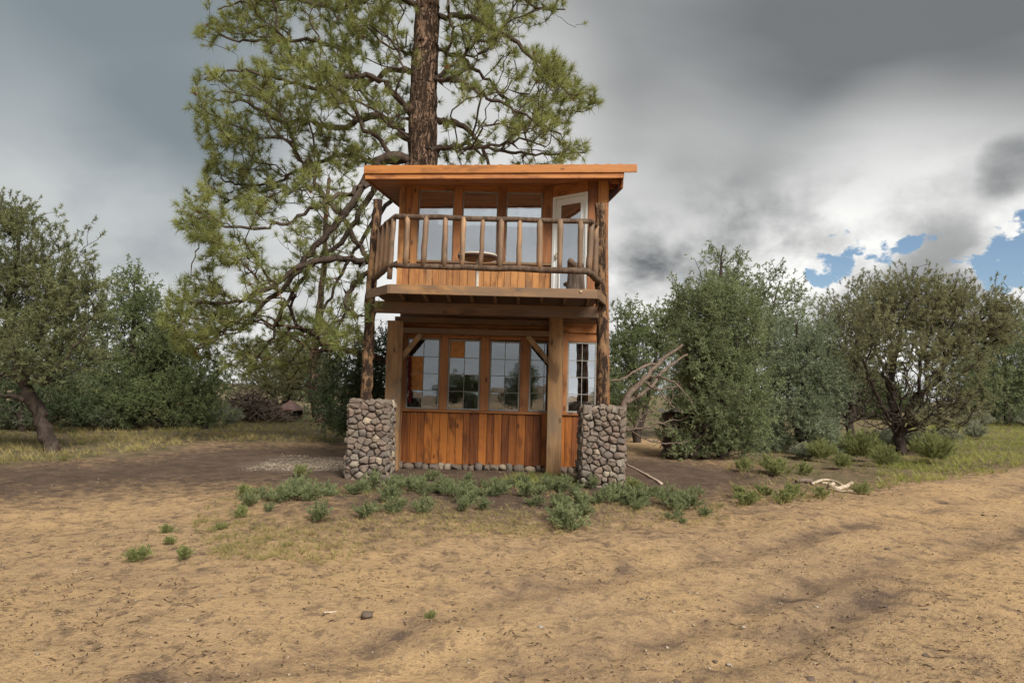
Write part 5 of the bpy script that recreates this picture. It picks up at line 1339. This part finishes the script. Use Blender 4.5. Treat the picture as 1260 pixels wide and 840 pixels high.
# ------------------------------------------------------------------ grass, pebbles and litter
T_GR = blades(14, .02, .5, 1.0, .028, 5, 45, .05, 12)
def grass(name, label, n, fn, leaf, h0, h1, seed):
    r = np.random.default_rng(seed); X, Y = fn(r, n)
    Z = gz(X, Y) - .01; pos = np.stack([X, Y, Z], 1); ax = np.tile([0., 0, 1], (len(X), 1)) + r.normal(0, .15, (len(X), 3))
    patch = .5 + .5 * np.sin(X * .9 + 1.3 * np.sin(Y * .7)) * np.sin(Y * .8 + X * .3)
    V, F, t = scatter(T_GR, pos, ax, r.uniform(h0, h1, len(X)), np.clip(patch * .6 + r.normal(.2, .2, len(X)), 0, 1), seed)
    o = link(bpy.data.objects.new(name, tone_mesh(name, V, F, t, leaf))); tag(o, label, 'grass', kind='stuff')
def in_field(poly, pw=1.0, thr=-.35):
    pa = np.array(poly)
    lo, hi = pa.min(0), np.minimum(pa.max(0), [70, 60])
    lo = np.maximum(lo, [-45, 0])
    def f(r, n):
        xs, ys = [], []
        tot = 0
        while tot < n:
            y = lo[1] + (hi[1] - lo[1]) * r.random(8000) ** 1.8; x = r.uniform(lo[0], hi[0], 8000)
            k = in_poly(x, y, poly) & (np.abs(x) < y * .85 + 2) & (np.sin(x * 1.3 + 2) * np.sin(y * 1.7 + x * .4) + r.uniform(-.8, .8, 8000) > thr)
            xs.append(x[k]); ys.append(y[k]); tot += k.sum()
        return np.concatenate(xs)[:n], np.concatenate(ys)[:n]
    return f
grass('grass', 'dry yellow-green grass growing along the left edge of the clearing', 6500, in_field(FIELD_L), M['grass_l'], .10, .32, 301)
FIELD_R = gpl((1080, 600), (1180, 588), (1300, 576), (1500, 558), (1500, 505), (1120, 505), (1080, 540))
grass('grass', 'green grass of the field beyond the road verge', 7500, in_field(FIELD_R), M['grass_r'], .10, .34, 302)
grass('grass', 'thin mixed grass under the junipers on the verge', 7500, in_field(VERGE_R, thr=-.25), M['grass_l'], .05, .24, 303)
NEARG = gpl((230, 640), (300, 600), (420, 600), (560, 600), (700, 596), (880, 610), (900, 640), (700, 660), (540, 672), (400, 700), (260, 690))
grass('grass', 'sparse short grass between the weeds before the cabin', 4200, in_field(NEARG, thr=.0), M['grass_l'], .03, .13, 304)
grass('grass', 'scattered dry stubble on the open dirt of the clearing', 700, in_field(gpl((150, 650), (300, 640), (480, 680), (450, 740), (250, 740), (120, 700)), thr=.3), M['grass_l'], .02, .07, 306)
grass('grass', 'green grass tuft at the foot of the square post', 260, in_field(gpl((610, 592), (640, 584), (700, 584), (720, 594), (690, 602), (640, 602)), thr=-2), M['grass_r'], .10, .24, 305)

def pebble_geo(pos, size, seed):
    r = np.random.default_rng(seed); n = len(pos)
    base = np.array([[1, 0, 0], [0, 1, 0], [-1, 0, 0], [0, -1, 0], [0, 0, 1], [0, 0, -1]], float)
    V = base[None] * r.uniform(.55, 1.15, (n, 6, 1)) + r.normal(0, .12, (n, 6, 3)); V[:, :, 2] *= .6
    a = r.uniform(0, 6.28, n); c, s = np.cos(a), np.sin(a)
    V = np.stack([V[..., 0] * c[:, None] - V[..., 1] * s[:, None], V[..., 0] * s[:, None] + V[..., 1] * c[:, None], V[..., 2]], 2)
    V = pos[:, None] + V * size[:, None, None]
    f = np.array([[0, 1, 4], [1, 2, 4], [2, 3, 4], [3, 0, 4], [1, 0, 5], [2, 1, 5], [3, 2, 5], [0, 3, 5]])
    return V.reshape(-1, 3), (f[None] + (np.arange(n) * 6)[:, None, None]).reshape(-1, 3)
def tone_stuff(name, label, V, F, t, mat, cat):
    o = link(bpy.data.objects.new(name, tone_mesh(name, V, F, t, mat))); tag(o, label, cat, kind='stuff')
def near_pts(r, n, ymax=17.0):
    y = 2.6 + (ymax - 2.6) * r.random(n) ** 1.9; x = r.uniform(-1, 1, n) * (y * .80 + .5); return x, y
r_ = np.random.default_rng(400)
x, y = near_pts(r_, 9000); sz = .003 + .004 * r_.exponential(1, 9000).clip(0, 3.2)
V, F = pebble_geo(np.stack([x, y, gz(x, y) + sz * .15], 1), sz, 1)
M['peb'] = leaf_mat('pebble_stone', (.10, .075, .058), (.46, .38, .29), 0.0, .9)
tone_stuff('pebbles', 'tiny loose pebbles strewn over the dirt', V, F, np.repeat(r_.beta(1.3, 1.5, 9000), 6), M['peb'], 'pebbles')
pa = np.array(GRAVEL); n = 8000; x = r_.uniform(pa[:, 0].min(), pa[:, 0].max(), n); y = r_.uniform(pa[:, 1].min(), pa[:, 1].max(), n); k = soft_poly(x, y, GRAVEL, .8) > r_.random(n); x, y = x[k], y[k]
V, F = pebble_geo(np.stack([x, y, gz(x, y) + .006], 1), r_.uniform(.007, .021, len(x)), 2)
tone_stuff('gravel', 'patch of pale gravel behind the left stone pier', V, F, np.repeat(np.clip(r_.normal(.6, .2, len(x)), 0, 1), 6), M['peb'], 'gravel')
# bits of bark, twig and dry needles
n = 16000; x, y = near_pts(r_, n); a = r_.uniform(0, 6.28, n); L = .004 + .010 * r_.exponential(1, n).clip(0, 3); w = r_.uniform(.0025, .006, n)
k = (np.sin(x * 1.9 + 1.1 * np.sin(y * 1.4)) * np.sin(y * 2.1 + .8 * x) + r_.uniform(-.6, .9, n)) > 0; x, y, a, L, w = (q[k] for q in (x, y, a, L, w)); n = len(x)
d = np.stack([np.cos(a), np.sin(a), r_.normal(0, .15, n)], 1); s = np.stack([-np.sin(a), np.cos(a), np.zeros(n)], 1); c0 = np.stack([x, y, gz(x, y) + .006], 1); u = np.array([0, 0, 1.])
V = np.stack([c0 - d * L[:, None] - s * w[:, None], c0 - d * L[:, None] + s * w[:, None], c0 + d * L[:, None], c0 + u * w[:, None] * 1.2], 1)
F = (np.array([[0, 2, 3], [2, 1, 3], [1, 0, 3], [0, 1, 2]])[None] + (np.arange(n) * 4)[:, None, None]).reshape(-1, 3)
M['litter'] = leaf_mat('twig_litter', (.045, .03, .022), (.20, .13, .08), 0.0, .9)
tone_stuff('twig_litter', 'dark bits of bark and twig strewn over the dirt', V.reshape(-1, 3), F, np.repeat(r_.beta(1, 2.5, n), 4), M['litter'], 'litter')
# single larger stones on the road
Mlp = simple('pale_rock', (.42, .36, .29), .9, .4, 20); Mdr = simple('dark_rock', (.155, .115, .088), .9, .4, 20)
def rock(px, py, s, mt, label, group):
    c = G(px, py); me = STONES[int(px) % 10].copy(); me.materials[0] = mt
    o = bpy.data.objects.new('stone', me); link(o, None, (c.x, c.y, gz1(c.x, c.y) + s * .08)); o.scale = (s * 1.3, s * 1.1, s * .5); o.rotation_euler = (rng.normal(0, .1), 0, rng.uniform(0, 6)); tag(o, label, 'stone', group)
rock(451, 765, .075, Mdr, 'flat dark brown stone embedded alone in the sandy track', None)
for px, py, s in ((665, 770, .05), (1005, 742, .045), (897, 804, .05), (1118, 612, .05), (700, 646, .07), (270, 740, .035), (235, 665, .03), (915, 768, .04)):
    rock(px, py, s * .6, Mlp, 'small pale stone lying loose on the dirt road', 'pale stones on the road')
for px, py, s in ((832, 822, .06), (1140, 806, .07), (1092, 676, .09), (997, 831, .08), (600, 707, .07), (790, 738, .05), (880, 800, .045), (432, 768, .06), (1090, 744, .05)):
    rock(px, py, s * .6, Mdr, 'small dark stone lying loose on the dirt road', 'dark stones on the road')
